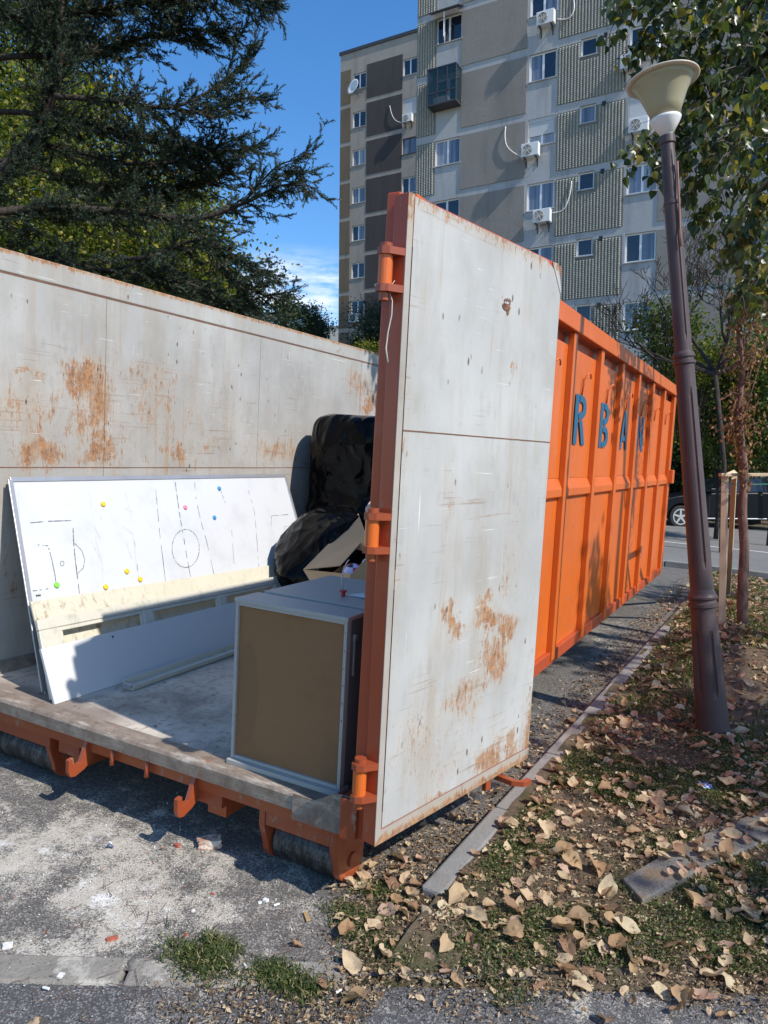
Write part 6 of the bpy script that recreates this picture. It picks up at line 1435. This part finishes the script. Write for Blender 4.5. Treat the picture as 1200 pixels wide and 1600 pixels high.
def lm(x, y):
    s = min(.072, max(.018, random.lognormvariate(-3.42, .45))); onslab = any(inpoly(x, y, q) for q in SLABS); z = (G(x, y)+.068) if onslab else vz(x, y)+.004
    return Matrix.Translation((x, y, z+random.uniform(0, .012))) @ Matrix.Rotation(random.uniform(0, 6.28), 4, 'Z') @ Matrix.Rotation(random.gauss(0, .32), 4, 'X') @ Matrix.Rotation(random.gauss(0, .3)+(math.pi if random.random() < .3 else 0), 4, 'Y') @ Matrix.Scale(s, 4)
for x, y, _ in vis:
    vi = random.randrange(10); o = bpy.data.objects.new('fallen_leaf', dv[vi]); COL.objects.link(o); o.matrix_world = lm(x, y); f = front(x, y); s_ = o.matrix_world.to_scale().x
    hue = ['tan', 'pale tan', 'warm tan', 'straw coloured', 'pale brown', 'reddish brown', 'dull brown', 'dark brown', 'pinkish tan', 'dusky brown'][vi]; size = 'small ' if s_ < .048 else ('large ' if s_ > .07 else '')
    if any(inpoly(x, y, q) for q in SLABS): zone = 'on the concrete slab path'
    elif x < KX+.05: zone = 'between front kerb and roller' if y < .5 else 'in the gutter below the open door'
    elif f < -.02: zone = 'on the lane asphalt in front of the verge'
    elif x > 1.05 and y > 1.2: zone = 'in the grass below the lamp post'
    elif x < .75 and y > .6: zone = 'along the kerb stones beside the door'
    elif x > 1.05: zone = 'at the lower right corner of the verge'
    elif f > .55: zone = 'mid verge between kerb stones and slab path'
    else: zone = 'on the near verge by the lane edge'
    tag(o, f'{size}{hue} {"flat" if vi in (1, 4) else "curled"} dry leaf {zone}', 'leaf', 'fallen leaves on the verge')
merged('fallen_leaves', dv, [lm(x, y) for x, y, _ in rest], M['dry'])
# rubble on the asphalt
def rock(name, label, cat, px, py, sz, mat, seed, rz=0., squash=(1, .6, .5), lift=0.):
    p = ong(px, py); bmx = bmesh.new(); bmesh.ops.create_cube(bmx, size=1); bmesh.ops.subdivide_edges(bmx, edges=bmx.edges[:], cuts=5, use_grid_fill=True)
    for v in bmx.verts:
        q = v.co.copy(); d = noise.noise(q*2.3+Vector((seed, 0, 0)))*.22+noise.noise(q*7+Vector((seed, 3, 0)))*.08; v.co = q*(1+d); v.co = Vector((v.co.x*squash[0], v.co.y*squash[1], max(-.5, v.co.z)*squash[2]))*sz
    me = bpy.data.meshes.new(name); bmx.to_mesh(me); bmx.free(); me.materials.append(mat); o = bpy.data.objects.new(name, me); COL.objects.link(o)
    o.matrix_world = Matrix.Translation((p[0], p[1], vz(p[0], p[1])+sz*squash[2]*.42+lift)) @ Matrix.Rotation(rz, 4, 'Z'); return tag(o, label, cat)
k = NT('mortared_brick', .9, 0, .2); n_ = k.noise(22, 7, .75); c = k.mix(k.step(n_, .42, .55), (.50, .25, .16), (.66, .57, .48)); k.col(c); k.bump(n_, .9, .02); M['brickm'] = k.m
M['red'] = plain('brick_red', (.38, .10, .06), .9, var=.2, scale=30, bump=.5); M['whitep'] = plain('white_plaster', (.68, .66, .62), .9, var=.1, scale=40, bump=.5)
M['wood_'] = plain('ochre_wood', (.42, .26, .11), .8, var=.2, scale=20)
rock('brick_fragment', 'pale broken brick chunk with mortar on the asphalt below the container sill', 'brick', 327, 1322, .085, M['brickm'], 3, .75, (1.1, .68, .42))
rock('brick_fragment', 'small dark red brick crumb left of the pale brick chunk', 'brick', 277, 1323, .026, M['red'], 8)
for i, (px, py, s, lab) in enumerate(((332, 1397, .012, 'tiny red brick crumb on grey asphalt below the pale chunk'), (175, 1468, .026, 'flat red brick smear piece in the white dust patch'), (290, 1462, .014, 'red crumb at the right edge of the dust patch'))):
    rock('brick_fragment', lab, 'brick', px, py, s, M['red'], 20+i, i, (1.4, .7, .3))
for i, (px, py, s, lab) in enumerate(((415, 1408, .018, 'white plaster crumb right of the dust patch, nearest the ochre splinter'), (406, 1411, .012, 'smaller white crumb touching the plaster crumb near the splinter'), (302, 1424, .012, 'round white pebble between dust patch and red crumb'), (172, 1318, .012, 'white pebble beside the blue plastic scrap'), (12, 1480, .026, 'white plaster lump at the left end of the front kerb'), (95, 1527, .02, 'white plaster lump on the front kerb joint'))):
    rock('plaster_fragment', lab, 'plaster', px, py, s, M['whitep'], 40+i, i, (1.1, .8, .5))
p = ong(479, 1434); o = MB().box((-.028, -.007, 0), (.028, .007, .006)).build('wood_splinter', M['wood_'], bevel=.001); o.matrix_world = Matrix.Translation((p[0], p[1], p[2]+.002)) @ Matrix.Rotation(-.75, 4, 'Z'); tag(o, 'short flat ochre wood splinter on the asphalt', 'splinter')
for px, py, rz, lab in ((432, 1416, 1.1, 'white cigarette butt below the plaster crumbs'), (72, 1547, .2, 'white cigarette butt in front of the kerb joint'), (383, 1512, -.5, 'cigarette butt between the two grass tufts on the kerb'), (529, 1552, 1.2, 'cigarette butt at the edge of the lane, right of the kerb end')):
    p = ong(px, py); o = MB().tube([(-.011, 0, .0045), (.011, 0, .0045)], .0042, 10).build('cigarette_butt', M['whitep'], smooth=False); o.matrix_world = Matrix.Translation((p[0], p[1], p[2]+.002)) @ Matrix.Rotation(rz, 4, 'Z'); tag(o, lab, 'cigarette butt')
def foil(px, py, sx_, sy_, mat, label, cat, name, seed):
    p = ong(px, py); V = []; n = 9
    for i in range(n):
        for j in range(n):
            x, y = (i/(n-1)-.5)*sx_, (j/(n-1)-.5)*sy_; V.append((x, y, .008+.012*noise.noise(Vector((x*60+seed, y*60, 0)))+.010*noise.noise(Vector((x*25, y*25, seed)))))
    o = MB().add(V, [(i*n+j, (i+1)*n+j, (i+1)*n+j+1, i*n+j+1) for i in range(n-1) for j in range(n-1)]).build(name, mat); o.matrix_world = Matrix.Translation((p[0], p[1], vz(p[0], p[1])+.008)) @ Matrix.Rotation(seed, 4, 'Z'); tag(o, label, cat)
k = NT('printed_wrapper', .3); s = k.voro(38, out='Color'); q = k.sep(s)[0]; k.col(k.ramp(q, [(0, (.03, .16, .5)), (.35, (.03, .16, .5)), (.36, (.75, .76, .8)), (.8, (.75, .76, .8)), (.81, (.55, .03, .05)), (1, (.55, .03, .05))])); M['wrap'] = k.m
foil(1102, 1241, .075, .05, M['wrap'], 'crumpled blue, white and red wrapper in the grass below the lamp post', 'wrapper', 'wrapper', 2.)
foil(172, 1326, .03, .014, plain('blue_scrap', (.08, .12, .2), .4), 'thin dark blue plastic scrap on the dusty asphalt', 'plastic scrap', 'plastic_scrap', .6)
foil(1063, 1568, .04, .03, plain('navy_scrap', (.05, .09, .2), .4), 'crumpled navy blue foil scrap among leaves at the lane edge', 'foil scrap', 'foil_scrap', 1.3)
